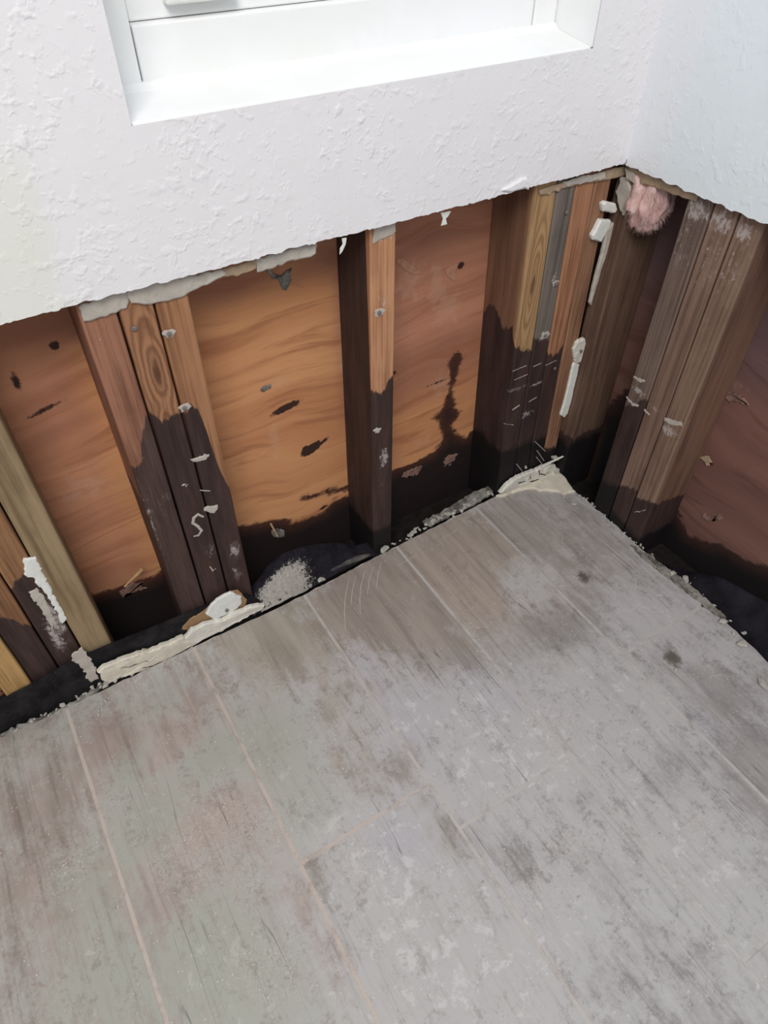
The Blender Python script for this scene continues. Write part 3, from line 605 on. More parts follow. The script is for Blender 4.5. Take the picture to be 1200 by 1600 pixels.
st_c = stud(-0.0645, -0.030, F, SH, ZB, ZTOP, W('corner_orange_wood', (178, 130, 100), (136, 92, 68), 11, freq=220), 'orange brown corner stud with straight grain, third from the left', GS_C, line=[(-0.0753, 0.3085), (-0.0693, 0.3066), (-0.0503, 0.2915), (-0.0375, 0.3035), (-0.0339, 0.3123)], rot_z=.11, lean=-0.035)
st_d = stud(-0.0285, 0.003, F, SH, ZB, ZTOP, W('corner_brown_wood', (160, 120, 94), (118, 84, 64), 12, freq=220), 'narrow brown corner stud beside the white filler bead', GS_C, line=[(-.03, .075), (.02, .06)], rot_z=.07, lean=-0.035)
st_e = stud(0.0165, SH, -0.012, 0.024, ZB, ZTOP, W('corner_side_wood', (118, 94, 78), (88, 66, 56), 13), 'brown stud of the right wall set right in the corner', GS_C, line=[(-.02, .10), (.03, .10)], side=[(0.0175, 0.0828), (0.0382, 0.0978), (0.0624, 0.1003), (0.1052, 0.0984), (0.1308, 0.0991)], axis=1, rot_z=.09)
st_r1 = stud(F, SH, -0.1455, -0.107, ZB, ZTOP, W('right_grey_brown_wood', (126, 108, 98), (92, 76, 70), 14), 'grey brown stud on the right wall, nearest of three to the corner', GS_R, line=[(-0.0845, 0.2161), (-0.1070, 0.2387), (-0.1334, 0.2660), (-0.1432, 0.2772)], side=[(F, .2), (SH, .2)], axis=1, rot_z=.085, scuffs=[(-.125, .57, .03, .025, .9), (-.12, .53, .03, .05, .5), (-.125, .28, .02, .008, 1.0), (-.125, .50, .02, .03, .5)])
st_r2 = stud(F, SH, -0.1845, -0.1475, ZB, ZTOP, W('right_middle_wood', (140, 114, 100), (102, 80, 68), 15), 'brown stud on the right wall, middle one of three', GS_R, line=[(-0.1344, 0.0897), (-0.1466, 0.0915), (-0.1696, 0.1022)], axis=1, rot_z=.03, scuffs=[(-.165, .57, .03, .02, .9), (-.165, .52, .03, .07, .5), (-.16, .40, .03, .06, .35), (-.165, .27, .02, .006, .8)])
st_r3 = stud(F, SH, -0.223, -0.1865, ZB, ZTOP, W('right_near_wood', (142, 116, 100), (104, 82, 70), 16), 'brown stud on the right wall, farthest of three from the corner, broad side showing', GS_R, line=[(-0.1678, 0.0849), (-0.1951, 0.0949), (-0.2209, 0.1057)], side=[(F, .10), (SH, .085)], axis=1, rot_z=.02, side_brown=0.8, scuffs=[(-.20, .57, .02, .02, .9), (-.20, .52, .03, .07, .5), (-.20, .40, .03, .08, .4), (-.20, .25, .018, .012, 1.0)])
# ------------------------------------------------------------------ sole plates under the studs (wet and black)
def rough_bar(name, x0, x1, y0, y1, z0, z1, mat, label, cat, n=60, amp=0.003):
    ax = 0 if (x1-x0) > (y1-y0) else 1
    V = []; Fc = []
    for i in range(n+1):
        t = i/n
        for (a, b) in ((0, 0), (1, 0), (1, 1), (0, 1)):
            if ax == 0: x = x0+(x1-x0)*t; p = (x, y0+(y1-y0)*a+amp*n3(x, a, b, 40), z0+(z1-z0)*b+amp*n3(x, a+4, b, 50)*b)
            else: y = y0+(y1-y0)*t; p = (x0+(x1-x0)*a+amp*n3(y, a, b, 40), y, z0+(z1-z0)*b+amp*n3(y, a+4, b, 50)*b)
            V.append(p)
    for i in range(n):
        for k in range(4):
            a = i*4+k; b = i*4+(k+1) % 4; Fc.append((a, b, b+4, a+4))
    Fc.append((0, 1, 2, 3)); Fc.append((4*n+3, 4*n+2, 4*n+1, 4*n))
    bm = bmesh.new(); vs_ = [bm.verts.new(v) for v in V]
    for f in Fc: bm.faces.new([vs_[i] for i in f])
    bmesh.ops.recalc_face_normals(bm, faces=bm.faces)
    o = bm_make(name, bm, mat); return tag(o, label, cat)
rough_bar('sole_plate', -1.30, -0.002, F, SH-0.006, -0.085, -0.046, M['dark'], 'black rotten sole plate under the back wall studs', 'timber')
rough_bar('sole_plate', F, SH-0.006, -0.95, -0.002, -0.085, -0.046, M['dark'], 'black rotten sole plate under the right wall studs', 'timber')

# ------------------------------------------------------------------ thin irregular plates (plaster, paper, filler)
def jag(poly, step=0.006, amp=0.0014, seed=0):
    out = []
    n = len(poly)
    for i in range(n):
        a, b = poly[i], poly[(i+1) % n]; L = math.hypot(b[0]-a[0], b[1]-a[1]); k = max(1, int(L/step))
        for j in range(k):
            t = j/k; x, z = a[0]+(b[0]-a[0])*t, a[1]+(b[1]-a[1])*t
            out.append((x+amp*(n3(x, z, seed, 190)+.7*n3(x, z, seed+2, 520)), z+amp*(n3(x, z, seed+5, 190)+.7*n3(x, z, seed+7, 520))))
    return out

def plate(name, poly, to3, thick, mat, parent=None, seed=0, step=0.006, amp=0.0014, shrink=0.86, lump=0.0, label=None, cat=None, group=None):
    """poly in plane coordinates; to3(u, v, h) gives the world point h above the plane"""
    P = jag(poly, step, amp, seed); n = len(P)
    cx = sum(p[0] for p in P)/n; cz = sum(p[1] for p in P)/n
    V = [to3(u, v, 0.0) for u, v in P] + [to3(u, v, thick*0.65) for u, v in P]
    ins = []
    for i in range(n):                      # step inwards along the outline normal
        a, b = P[i-1], P[(i+1) % n]; tx, tz = b[0]-a[0], b[1]-a[1]; L = math.hypot(tx, tz) or 1
        m = min(0.0022, thick*0.6); q = (P[i][0]-tz/L*m, P[i][1]+tx/L*m)
        if (q[0]-cx)**2+(q[1]-cz)**2 > (P[i][0]-cx)**2+(P[i][1]-cz)**2: q = (P[i][0]+tz/L*m, P[i][1]-tx/L*m)
        ins.append(q)
    V += [to3(u, v, thick*(1+lump*n3(u, v, seed, 60))) for u, v in ins]
    bm = bmesh.new(); vs_ = [bm.verts.new(v) for v in V]
    for r in (0, 1):
        for i in range(n):
            j = (i+1) % n; bm.faces.new((vs_[r*n+i], vs_[r*n+j], vs_[r*n+n+j], vs_[r*n+n+i]))
    cap = bm.faces.new([vs_[2*n+i] for i in range(n)]); base = bm.faces.new([vs_[i] for i in range(n)][::-1])
    bm.normal_update()
    bmesh.ops.triangulate(bm, faces=[cap, base], ngon_method='EAR_CLIP')
    bmesh.ops.recalc_face_normals(bm, faces=bm.faces)
    o = bm_make(name, bm, mat, parent=parent)
    return tag(o, label, cat, group)
onB = lambda y: (lambda u, v, h: (u, y-h, v))          # on the back stud faces
onR = lambda x: (lambda u, v, h: (x-h, u, v))          # on the right stud faces
onF = lambda z: (lambda u, v, h: (u, v, z+h))          # on the floor

def nail(parent, p, axis, rr=0.0035, mat=None, name='nail'):
    """flat-headed nail standing slightly proud; axis = outward direction"""
    bm = bmesh.new(); n = 10; d = Vector(axis).normalized(); q = d.to_track_quat('Z', 'Y').to_matrix()
    rings = [(rr*0.45, -0.006), (rr*0.45, 0.0012), (rr, 0.0014), (rr, 0.0026), (rr*0.6, 0.0032)]
    R2 = [[bm.verts.new(Vector(p)+q@Vector((a*math.cos(t*2*math.pi/n), a*math.sin(t*2*math.pi/n), h))) for t in range(n)] for a, h in rings]
    for r1, r2 in zip(R2, R2[1:]):
        for i in range(n): bm.faces.new((r1[i], r1[(i+1) % n], r2[(i+1) % n], r2[i]))
    bm.faces.new(R2[-1]); bm.faces.new(R2[0][::-1])
    return bm_make(name, bm, mat or M['steel'], parent=parent)

def rod(name, p0, p1, r, mat, parent=None, n=6, bend=0.0, label=None, cat=None, group=None, taper=1.0):
    p0, p1 = Vector(p0), Vector(p1); d = p1-p0; q = d.to_track_quat('Z', 'Y').to_matrix(); K = 5
    bm = bmesh.new(); R2 = []
    for k in range(K+1):
        t = k/K; c = p0+d*t+q@Vector((bend*math.sin(t*math.pi), 0, 0)); rr = r*(1+(taper-1)*t)
        R2.append([bm.verts.new(c+q@Vector((rr*math.cos(i*2*math.pi/n), rr*math.sin(i*2*math.pi/n), 0))) for i in range(n)])
    for a, b in zip(R2, R2[1:]):
        for i in range(n): bm.faces.new((a[i], a[(i+1) % n], b[(i+1) % n], b[i]))
    bm.faces.new(R2[-1]); bm.faces.new(R2[0][::-1])
    o = bm_make(name, bm, mat, parent=parent); return tag(o, label, cat, group)

# chips: a few convex lumps shared by all
CHIP = []
for k in range(10):
    bm = bmesh.new(); q = random.Random(50+k)
    for i in range(14):
        v = Vector((q.gauss(0, 1), q.gauss(0, 1), q.gauss(0, 1))).normalized()
        bm.verts.new((v.x*0.5*q.uniform(.75, 1.1), v.y*0.40*q.uniform(.7, 1.1), (v.z*0.28+0.28)))
    r = bmesh.ops.convex_hull(bm, input=bm.verts)
    bmesh.ops.delete(bm, geom=[e for e in set(r['geom_interior']+r['geom_unused']) if isinstance(e, bmesh.types.BMVert)], context='VERTS')
    zm = min(v.co.z for v in bm.verts)
    for v in bm.verts: v.co.z -= zm
    me = bpy.data.meshes.new('plaster_chip'); bm.to_mesh(me); bm.free(); me.materials.append(M['chip']); CHIP.append(me)
def chip(p, size, label, group=None, rz=None, k=None, name='plaster_chip', stretch=1.0, tilt=0.0):
    me = CHIP[rnd.randrange(10) if k is None else k]
    o = bpy.data.objects.new(name, me); COL.objects.link(o); o.location = p
    o.scale = (size*stretch, size, size); o.rotation_euler = (tilt, 0, rnd.uniform(0, 6.28) if rz is None else rz)
    return tag(o, label, 'plaster chip', group)

# nails with filler on the stud faces
for par, p, rr, ring in [(st_t2, (-0.7081, 0.0127, 0.5475), .003, 0), (st_t3, (-0.6727, 0.0127, 0.5294), .003, 7), (st_t3, (-0.6764, 0.0127, 0.4277), .003, 7), (st_ctr, (-0.3973, 0.0127, 0.4748), .003, 8), (st_b, (-0.0862, 0.0127, 0.5413), .003, 0), (st_b, (-0.0790, 0.0127, 0.4305), .004, 6), (st_b, (-0.0810, 0.0127, 0.3406), .003, 8), (st_c, (-0.0425, 0.0127, 0.2644), .0028, 0)]:
    nail(par, p, (0, -1, 0), rr)
    if ring:
        q = [(p[0]+.001*ring*1.05*math.cos(t)*(1+.3*math.sin(3*t+ring)), p[2]+.001*ring*math.sin(t)*(1+.3*math.cos(2*t))) for t in [i*6.283/9 for i in range(9)]]
        plate('filler_dab', q, onB(p[1]+.0003), .0012, M['paper'], par, seed=ring, step=.003, amp=.002)
# loose dabs of filler stuck to the studs
for par, c, ru, rv in [(st_t3, (-0.6723, 0.0127, 0.3437), .012, .005), (st_t3, (-0.6746, 0.0127, 0.2503), .009, .009), (st_t2, (-0.7007, 0.0127, 0.3091), .003, .003), (st_ctr, (-0.4013, 0.0127, 0.2775), .006, .005)]:
    q = [(c[0]+ru*math.cos(t)*(1+.35*math.sin(3*t)), c[2]+rv*math.sin(t)*(1+.35*math.cos(2*t+1))) for t in [i*6.283/10 for i in range(10)]]
    plate('filler_dab', q, onB(c[1]), .002, M['paper'], par, seed=int(c[0]*1000), step=.003, amp=.003)
# chalky curl on the middle stud
def ribbon(name, pts, to3, wd, th, mat, parent, **k):
    L, R2 = [], []
    for i in range(len(pts)):
        a, b = pts[max(0, i-1)], pts[min(len(pts)-1, i+1)]; tx, tz = b[0]-a[0], b[1]-a[1]; l = math.hypot(tx, tz) or 1
        f = 1-.5*abs(2*i/(len(pts)-1)-1)**3
        L.append((pts[i][0]-tz/l*wd*f/2, pts[i][1]+tx/l*wd*f/2)); R2.append((pts[i][0]+tz/l*wd*f/2, pts[i][1]-tx/l*wd*f/2))
    return plate(name, L+R2[::-1], to3, th, mat, parent, amp=k.pop('amp', .0004), **k)
ribbon('chalk_curl', [(-0.6876, 0.2418), (-0.6944, 0.2506), (-0.7018, 0.2468), (-0.7045, 0.2379), (-0.6989, 0.2282), (-0.6954, 0.2169), (-0.7014, 0.2108), (-0.7088, 0.2123)], onB(F), .004, .001, M['paper'], st_t2, step=.002)
for par, pts, wd in [(st_t2, "328,885 333,892 337,888", .003), (st_t2, "293,772 302,771", .0025), (st_t2, "312,766 328,767", .003), (st_b, "800,586 824,573", .0018), (st_a, "801,580 823,571", .0022), (st_b, "833,573 849,566", .0026), (st_c, "850,572 871,562", .0022), (st_a, "803,594 824,585", .0022), (st_b, "826,628 838,621", .0022), (st_a, "802,640 812,632", .006), (st_a, "787,662 802,664", .0025)]:
    pass
for par, pts, wd in [(st_t2, [(-0.6975, 0.1383), (-0.6947, 0.1259), (-0.6899, 0.1290)], .003), (st_t2, [(-0.6836, 0.2911), (-0.6703, 0.2832)], .003), (st_a, [(-0.1392, 0.2918), (-0.1094, 0.2927)], .0022), (st_b, [(-0.0940, 0.2848), (-0.0761, 0.2863)], .0026), (st_c, [(-0.0657, 0.2776), (-0.0418, 0.2797)], .0022), (st_a, [(-0.1330, 0.2719), (-0.1042, 0.2731)], .0020), (st_b, [(-0.0890, 0.2100), (-0.0721, 0.2133)], .0022), (st_a, [(-0.1245, 0.2072), (-0.1095, 0.2110)], .005), (st_a, [(-0.1404, 0.1826), (-0.1166, 0.1699)], .0022)]:
    ribbon('plaster_scrape', pts, onB(F+.0002), wd, .0007, M['paper'], par, step=.003, amp=.001)
for par, pts, wd in [(st_r2, [(-0.1954, 0.0598), (-0.2138, 0.0807)], .0025), (st_r1, [(-0.1078, 0.2982), (-0.1204, 0.2983), (-0.1313, 0.3023)], .006), (st_r1, [(-0.1065, 0.2569), (-0.1217, 0.2508), (-0.1341, 0.2561)], .006), (st_r3, [(-0.1864, 0.2632), (-0.2010, 0.2665), (-0.2184, 0.2745)], .010), (st_r2, [(-0.1467, 0.2564), (-0.1587, 0.2539)], .006)]:
    ribbon('plaster_scrape', pts, onR(F+.0002), wd, .0008, M['paper'], par, step=.003, amp=.0022)
# white plaster running down the left stud and over the black strip
plate('plaster_smear', [(-0.9146, 0.2898), (-0.9005, 0.2861), (-0.9029, 0.2562), (-0.9035, 0.2209), (-0.9039, 0.1789), (-0.9045, 0.1557), (-0.9111, 0.1514), (-0.9108, 0.1838), (-0.9113, 0.2124), (-0.9149, 0.2351), (-0.9151, 0.2575), (-0.9224, 0.2635)], onB(F), .003, M['white'], st_pls, seed=3, step=.004, amp=.0022)
plate('plaster_smear', [(-0.9278, 0.2303), (-0.9173, 0.2327), (-0.9166, 0.2160), (-0.9162, 0.1876), (-0.9192, 0.1529), (-0.9260, 0.1427), (-0.9268, 0.1660), (-0.9270, 0.1952), (-0.9290, 0.2176)], onB(F), .0016, M['paper'], st_pls, seed=4, step=.004, amp=.003)

# ---------------- black strip standing in front of the left stud feet
def upright(name, pts_top, y_f, zb, thick, mat, label, cat, n=70, wob=0.0015):
    xs_ = np.linspace(pts_top[0][0], pts_top[-1][0], n); zt = np.interp(xs_, [p[0] for p in pts_top], [p[1] for p in pts_top])
    V = []; Fc = []
    for x, z in zip(xs_, zt):
        z += 0.0012*n3(x, 3, 1, 60); w_ = wob*n3(x, 1, 8, 25)
        V += [(x, y_f+w_-.004, zb), (x, y_f+w_, z), (x, y_f+w_+thick, z), (x, y_f+w_+thick-.004, zb)]
    for i in range(n-1):
        for k in range(4): a = i*4+k; b = i*4+(k+1) % 4; Fc.append((a, a+4, b+4, b))
    Fc.append((0, 1, 2, 3)); Fc.append((4*n-1, 4*n-2, 4*n-3, 4*n-4))
    o = make(name, V, Fc, mat); return tag(o, label, cat)
strip = upright('edge_strip', [(-1.30, .055), (-1.03, .058), (-.904, .076), (-.84, .072), (-.765, .068), (-.713, .066), (-.655, .050), (-.635, .02)], 0.003, -.03, .0035, M['strip'], 'thin black strip standing upright along the feet of the left studs', 'strip')
plate('plaster_smear', [(-0.9199, 0.0938), (-0.9043, 0.0977), (-0.9019, 0.0690), (-0.9019, 0.0374), (-0.9085, 0.0214), (-0.9152, 0.0309), (-0.9188, 0.0623), (-0.9241, 0.0804)], onB(.0022), .0016, M['paper'], strip, seed=9, step=.004, amp=.003)
plate('plaster_smear', [(-0.9157, 0.0420), (-0.9034, 0.0387), (-0.9048, 0.0144), (-0.9166, 0.0137), (-0.9200, 0.0277)], onB(.0015), .0014, M['paper'], strip, seed=11, step=.004, amp=.003)

# ---------------- black felt flap in the second bay
def felt_flap():
    nu, nv = 56, 20; V = []; gr = []
    xb = [-.655, -.625, -.605, -.576, -.532, -.483, -.46, -.443, -.410]; zb = [.012, .034, .056, .072, .068, .047, .032, .012, .004]
    for j in range(nv+1):
        v = j/nv
        for i in range(nu+1):
            u = i/nu; x = -.655+u*(.245)
            zt = float(np.interp(x, xb, zb)); yf = y_back(x)+.007; yb = .034
            y = yf+(yb-yf)*v; z = .001+(zt)*math.sin(v*1.45)/math.sin(1.45)
            z += .004*n3(x, y, 2, 35)+.0025*n3(x, y, 5, 110)*(1-.5*v)
            V.append((x, y, z)); 
            g = 1.15*math.exp(-(((x+.592)/.055)**4))*(1-smooth01(np.array((v-.45)/.4)))
            gr.append(float(g)+.25*math.exp(-((x+.50)/.03)**2)*(1-v))
    Fc = [(j*(nu+1)+i, j*(nu+1)+i+1, (j+1)*(nu+1)+i+1, (j+1)*(nu+1)+i) for j in range(nv) for i in range(nu)]
    n = len(V); V = V+[(x, y+.002, z-.003) for x, y, z in V]; gr = gr+[0]*n
    Fc += [tuple(n+k for k in f[::-1]) for f in Fc]
    rim = list(range(nu+1))+[j*(nu+1)+nu for j in range(1, nv+1)]+[nv*(nu+1)+i for i in range(nu-1, -1, -1)]+[j*(nu+1) for j in range(nv-1, 0, -1)]
    for k in range(len(rim)): a, b = rim[k], rim[(k+1) % len(rim)]; Fc.append((b, a, n+a, n+b))
    return make('felt_flap', V, Fc, M['felt'], attrs={'grit': gr})
flap = tag(felt_flap(), 'humped black felt flap strewn with pale grit between the studs', 'felt')
def tube_part(name, pts, r, mat, parent, n=8):
    bm = bmesh.new(); R2 = []
    P = [Vector(p) for p in pts]; Q = []
    for a, b in zip(P, P[1:]):
        for k in range(6): Q.append(a.lerp(b, k/6))
    Q.append(P[-1])
    for i, c in enumerate(Q):
        t = (Q[min(i+1, len(Q)-1)]-Q[max(i-1, 0)]).normalized(); q = t.to_track_quat('Z', 'Y').to_matrix(); rr = r*(1+.3*n3(c.x, 0, 0, 60))*(1-.6*abs(2*i/(len(Q)-1)-1)**4)
        R2.append([bm.verts.new(c+q@Vector((rr*math.cos(k*6.283/n), rr*math.sin(k*6.283/n), 0))) for k in range(n)])
    for a, b in zip(R2, R2[1:]):
        for i in range(n): bm.faces.new((a[i], a[(i+1) % n], b[(i+1) % n], b[i]))
    bm.faces.new(R2[-1]); bm.faces.new(R2[0][::-1]); bmesh.ops.recalc_face_normals(bm, faces=bm.faces)
    return bm_make(name, bm, mat, parent=parent, smooth=True)
M['lip'] = mat_simple('dusty_black_lip', (0.12, 0.115, 0.105), 0.7, 0.7, 40, 0.5, 200, (0.03, 0.03, 0.03))
tube_part('rolled_edge', [(-.634, .000, .002), (-.60, .002, .005), (-.565, .004, .006), (-.532, .004, .004)], .0045, M['lip'], flap)
tube_part('rolled_edge', [(-.528, .006, .006), (-.50, .010, .010), (-.46, .010, .008), (-.42, .008, .003)], .0060, M['lip'], flap)

# ---------------- dark sheet in the right wall bay
def right_sheet():
    nu, nv = 40, 10; V = []
    for j in range(nv+1):
        v = j/nv
        for i in range(nu+1):
            u = i/nu; y = -.27-u*.60; zt = float(np.interp(-y, [.27, .31, .37, .46, .9], [-.03, -.008, .036, .060, .05]))
            x = x_right(y)+.008+v*.030; z = -.012+(zt+.012)*math.sin(v*1.5); V.append((x, y, z+.003*n3(y, x, 4, 30)))
    Fc = [(j*(nu+1)+i, j*(nu+1)+i+1, (j+1)*(nu+1)+i+1, (j+1)*(nu+1)+i) for j in range(nv) for i in range(nu)]
    n = len(V); V += [(x+.002, y, z-.002) for x, y, z in V]; Fc += [tuple(n+k for k in f[::-1]) for f in Fc]
    rim = list(range(nu+1))+[j*(nu+1)+nu for j in range(1, nv+1)]+[nv*(nu+1)+i for i in range(nu-1, -1, -1)]+[j*(nu+1) for j in range(nv-1, 0, -1)]
    for k in range(len(rim)): a, b = rim[k], rim[(k+1) % len(rim)]; Fc.append((b, a, n+a, n+b))
    return make('felt_sheet', V, Fc, M['felt'], attrs={'grit': [0.0]*len(V)})
tag(right_sheet(), 'dark purplish felt sheet folded up along the right floor edge', 'felt')

# ---------------- old plaster left along the floor edge
plate('plaster_remnant', [(-0.7684, 0.0276), (-0.7530, 0.0405), (-0.7269, 0.0384), (-0.7013, 0.0301), (-0.6874, 0.0340), (-0.6744, 0.0317), (-0.6542, 0.0313), (-0.6306, 0.0201), (-0.6342, 0.0103), (-0.6713, 0.0083), (-0.7056, 0.0049), (-0.7368, 0.0033), (-0.7613, 0.0004), (-0.7711, 0.0046), (-0.7746, 0.0182)], onB(-.0025), .007, M['gyp'], seed=21, step=.006, amp=.003, lump=.25, label='white plaster slab on the floor edge below the nailed scrap', cat='plaster')
scrap = plate('plaster_scrap', [(-0.7257, 0.0533), (-0.7140, 0.0702), (-0.6964, 0.0795), (-0.6783, 0.0787), (-0.6662, 0.0589), (-0.6668, 0.0407), (-0.6818, 0.0305), (-0.6997, 0.0295), (-0.7166, 0.0330)], onB(.001), .004, M['white'], seed=22, step=.005, amp=.003, label='rounded white plaster scrap with a nail hole below the three studs', cat='plaster')
nail(scrap, (-0.6934, -0.0035, 0.0440), (0, -1, 0.3), .003)
plate('paper_backing', [(-0.7675, 0.0393), (-0.7516, 0.0550), (-0.7278, 0.0581), (-0.7135, 0.0665), (-0.7035, 0.0744), (-0.6878, 0.0785), (-0.6671, 0.0728), (-0.6568, 0.0389), (-0.6612, 0.0247), (-0.6820, 0.0219), (-0.7109, 0.0217), (-0.7365, 0.0301), (-0.7554, 0.0266)], onB(.0026), .0012, M['kraft'], scrap, seed=23, step=.006, amp=.002)
rem = plate('plaster_remnant', [(-0.8980, 0.0395), (-0.8917, 0.0483), (-0.8769, 0.0465), (-0.8500, 0.0455), (-0.8224, 0.0372), (-0.7949, 0.0331), (-0.7721, 0.0330), (-0.7565, 0.0065), (-0.7627, -0.0032), (-0.7844, -0.0042), (-0.8082, -0.0070), (-0.8293, -0.0080), (-0.8519, -0.0000), (-0.8747, 0.0047), (-0.8963, 0.0051), (-0.9015, 0.0208)], onB(-.0025), .008, M['gyp2'], seed=24, step=.005, amp=.004, lump=.3, label='long crumbly cream plaster remnant along the left floor edge', cat='plaster')
ribbon('dark_crack', [(-0.8428, 0.0069), (-0.8261, 0.0002), (-0.8037, -0.0018), (-0.7821, 0.0009), (-0.7623, 0.0034)], onB(-.0104), .003, .0008, M['dark'], rem, step=.004, amp=.002)
ribbon('dark_crack', [(-0.8689, 0.0290), (-0.8557, 0.0232), (-0.8390, 0.0220), (-0.8252, 0.0123)], onB(-.0104), .0018, .0006, M['slab'], rem, step=.004, amp=.003)
cor = plate('plaster_remnant', [(-0.1337, 0.0090), (-0.1029, 0.0177), (-0.0692, 0.0233), (-0.0354, 0.0203), (-0.0045, 0.0172), (0.0181, 0.0080), (0.0197, -0.0132), (0.0127, -0.0398), (0.0074, -0.0623), (-0.0069, -0.0578), (-0.0170, -0.0580), (-0.0216, -0.0446), (-0.0312, -0.0366), (-0.0407, -0.0287), (-0.0507, -0.0269), (-0.0544, -0.0140), (-0.0728, -0.0049), (-0.1013, -0.0003), (-0.1252, 0.0017)], onF(.0008), .005, M['gyp2'], seed=25, step=.006, amp=.002, lump=.2, label='flat cream plaster remnant lying in the floor corner', cat='plaster')
ribbon('dark_crack', [(-0.0536, 0.0069), (-0.0354, 0.0089), (-0.0207, 0.0066), (-0.0012, 0.0059)], onF(.0056), .0016, .0006, M['dark'], cor, step=.004, amp=.003)
ribbon('dark_crack', [(-0.0792, 0.0116), (-0.0638, 0.0065), (-0.0449, 0.0016), (-0.0325, 0.0006)], onF(.0056), .0014, .0006, M['dark'], cor, step=.004, amp=.003)
edge_b = plate('plaster_remnant', [(-0.1315, 0.0157), (-0.1152, 0.0315), (-0.0912, 0.0384), (-0.0588, 0.0365), (-0.0309, 0.0352), (-0.0016, 0.0300), (0.0210, 0.0057), (0.0214, -0.0103), (-0.0045, -0.0014), (-0.0291, 0.0034), (-0.0532, 0.0081), (-0.0826, 0.0086), (-0.1074, 0.0035)], onB(.0095), .008, M['gyp'], seed=26, step=.004, amp=.004, lump=.35, label='broken white plaster rim behind the flat corner remnant', cat='plaster')
ribbon('dark_crack', [(-0.0606, 0.0329), (-0.0562, 0.0188), (-0.0673, 0.0173), (-0.0875, 0.0220)], onB(.0015), .0018, .0008, M['dark'], edge_b, step=.004, amp=.002)
ribbon('dark_crack', [(-0.0378, 0.0322), (-0.0335, 0.0200), (-0.0164, 0.0101), (-0.0074, 0.0144)], onB(.0015), .0018, .0008, M['dark'], edge_b, step=.004, amp=.002)
plate('mortar_ridge', [(-0.2935, 0.0279), (-0.2461, 0.0327), (-0.1962, 0.0391), (-0.1533, 0.0445), (-0.1151, 0.0385), (-0.1133, 0.0244), (-0.1482, 0.0202), (-0.1908, 0.0151), (-0.2354, 0.0161), (-0.2858, 0.0135)], onF(-.004), .007, M['slab'], seed=27, step=.005, amp=.004, lump=.4, label='grey crumbled mortar ridge along the back floor edge', cat='mortar')
plate('mortar_ridge', [(-0.0024, -0.2195), (0.0087, -0.2480), (0.0141, -0.2883), (0.0205, -0.3262), (0.0187, -0.3628), (0.0180, -0.3972), (0.0157, -0.4189), (0.0052, -0.4079), (0.0032, -0.3693), (-0.0001, -0.3302), (-0.0045, -0.2906), (-0.0073, -0.2525)], onF(-.004), .008, M['slab'], seed=28, step=.005, amp=.004, lump=.4, label='grey mortar ridge along the right floor edge', cat='mortar')
plate('mortar_ridge', [(-1.0528, -0.0051), (-1.0266, -0.0071), (-0.9994, -0.0071), (-0.9723, -0.0091), (-0.9389, -0.0073), (-0.9129, -0.0002), (-0.9004, 0.0025), (-0.8998, -0.0057), (-0.9253, -0.0105), (-0.9604, -0.0140), (-1.0013, -0.0155), (-1.0370, -0.0148), (-1.0545, -0.0145)], onF(-.004), .0055, M['slab'], seed=29, step=.005, amp=.004, lump=.4, label='thin grey mortar crumble edge at the foot of the black strip', cat='mortar')

# single chips that stand out
def fchip(p, size, label, **k): return chip((p[0], p[1], p[2]), size, label, None, **k)
fchip((0.0027, 0.0040, 0.0399), .018, 'upright white plaster chip at the very tip of the floor corner', k=1, tilt=1.2)
fchip((0.0128, 0.0000, 0.0040), .020, 'blocky white plaster chip on the corner remnant', k=2)
fchip((-0.0730, 0.0040, 0.0515), .010, 'small white plaster chip behind the broken rim beside the wires', k=3)
fchip((-0.0209, -0.0850, 0.0008), .013, 'almond shaped white plaster chip on the tile just off the corner', k=4, rz=-.7, stretch=1.2)
fchip((-0.0225, -0.0613, 0.0008), .008, 'small round plaster chip next to the flat corner remnant', k=5)
fchip((0.0095, -0.3043, 0.0020), .016, 'pale plaster chip half way along the right floor edge', k=6, rz=.4)
fchip((0.0181, -0.3297, 0.0020), .020, 'triangular plaster chip on the right floor edge above the tile joint', k=7)
fchip((0.0008, -0.4225, 0.0010), .018, 'bright square plaster chip at the end of the right mortar ridge', k=8)
fchip((-0.0056, -0.4682, 0.0010), .018, 'flat plaster chip lowest on the right floor edge', k=9, rz=-.6, stretch=1.3)
fchip((0.0004, -0.4459, 0.0010), .010, 'little plaster chip between the square and the flat chips', k=0)
fchip((-0.0385, -0.5334, 0.0008), .019, 'oval white plaster chip on the tile at the right picture edge', k=1, rz=1.2, stretch=1.4)
fchip((-0.1336, -0.4450, 0.0008), .010, 'white plaster chip lying on the dark floor spot', k=2)
fchip((-0.3923, 0.0031, 0.0010), .020, 'grey white lump on the floor edge at the foot of the single stud', k=3)
fchip((-0.5218, 0.0008, 0.0010), .020, 'pale lump on the floor edge in front of the felt flap', k=4)
fchip((-0.3302, 0.0112, 0.0010), .014, 'curved pale chip on the floor edge right of the single stud', k=5, stretch=1.4)
fchip((-0.2151, 0.0129, 0.0010), .016, 'large pale lump on the back floor edge before the corner', k=6)
fchip((-0.2316, 0.0130, 0.0010), .013, 'rounded pale lump left of the large lump on the back edge', k=7)
fchip((-0.9637, -0.0083, 0.0010), .011, 'pale crumb on the left floor edge at the first tile joint', k=8)
fchip((-0.8894, 0.0063, 0.0010), .016, 'white plaster corner chip at the left end of the long cream remnant', k=9)
sl = rod('plaster_sliver', (-0.0306, 0.0030, 0.0375), (0.0147, -0.0060, 0.0503), .003, M['gyp'], taper=.6, label='thin plaster sliver lying across the corner remnant', cat='plaster')
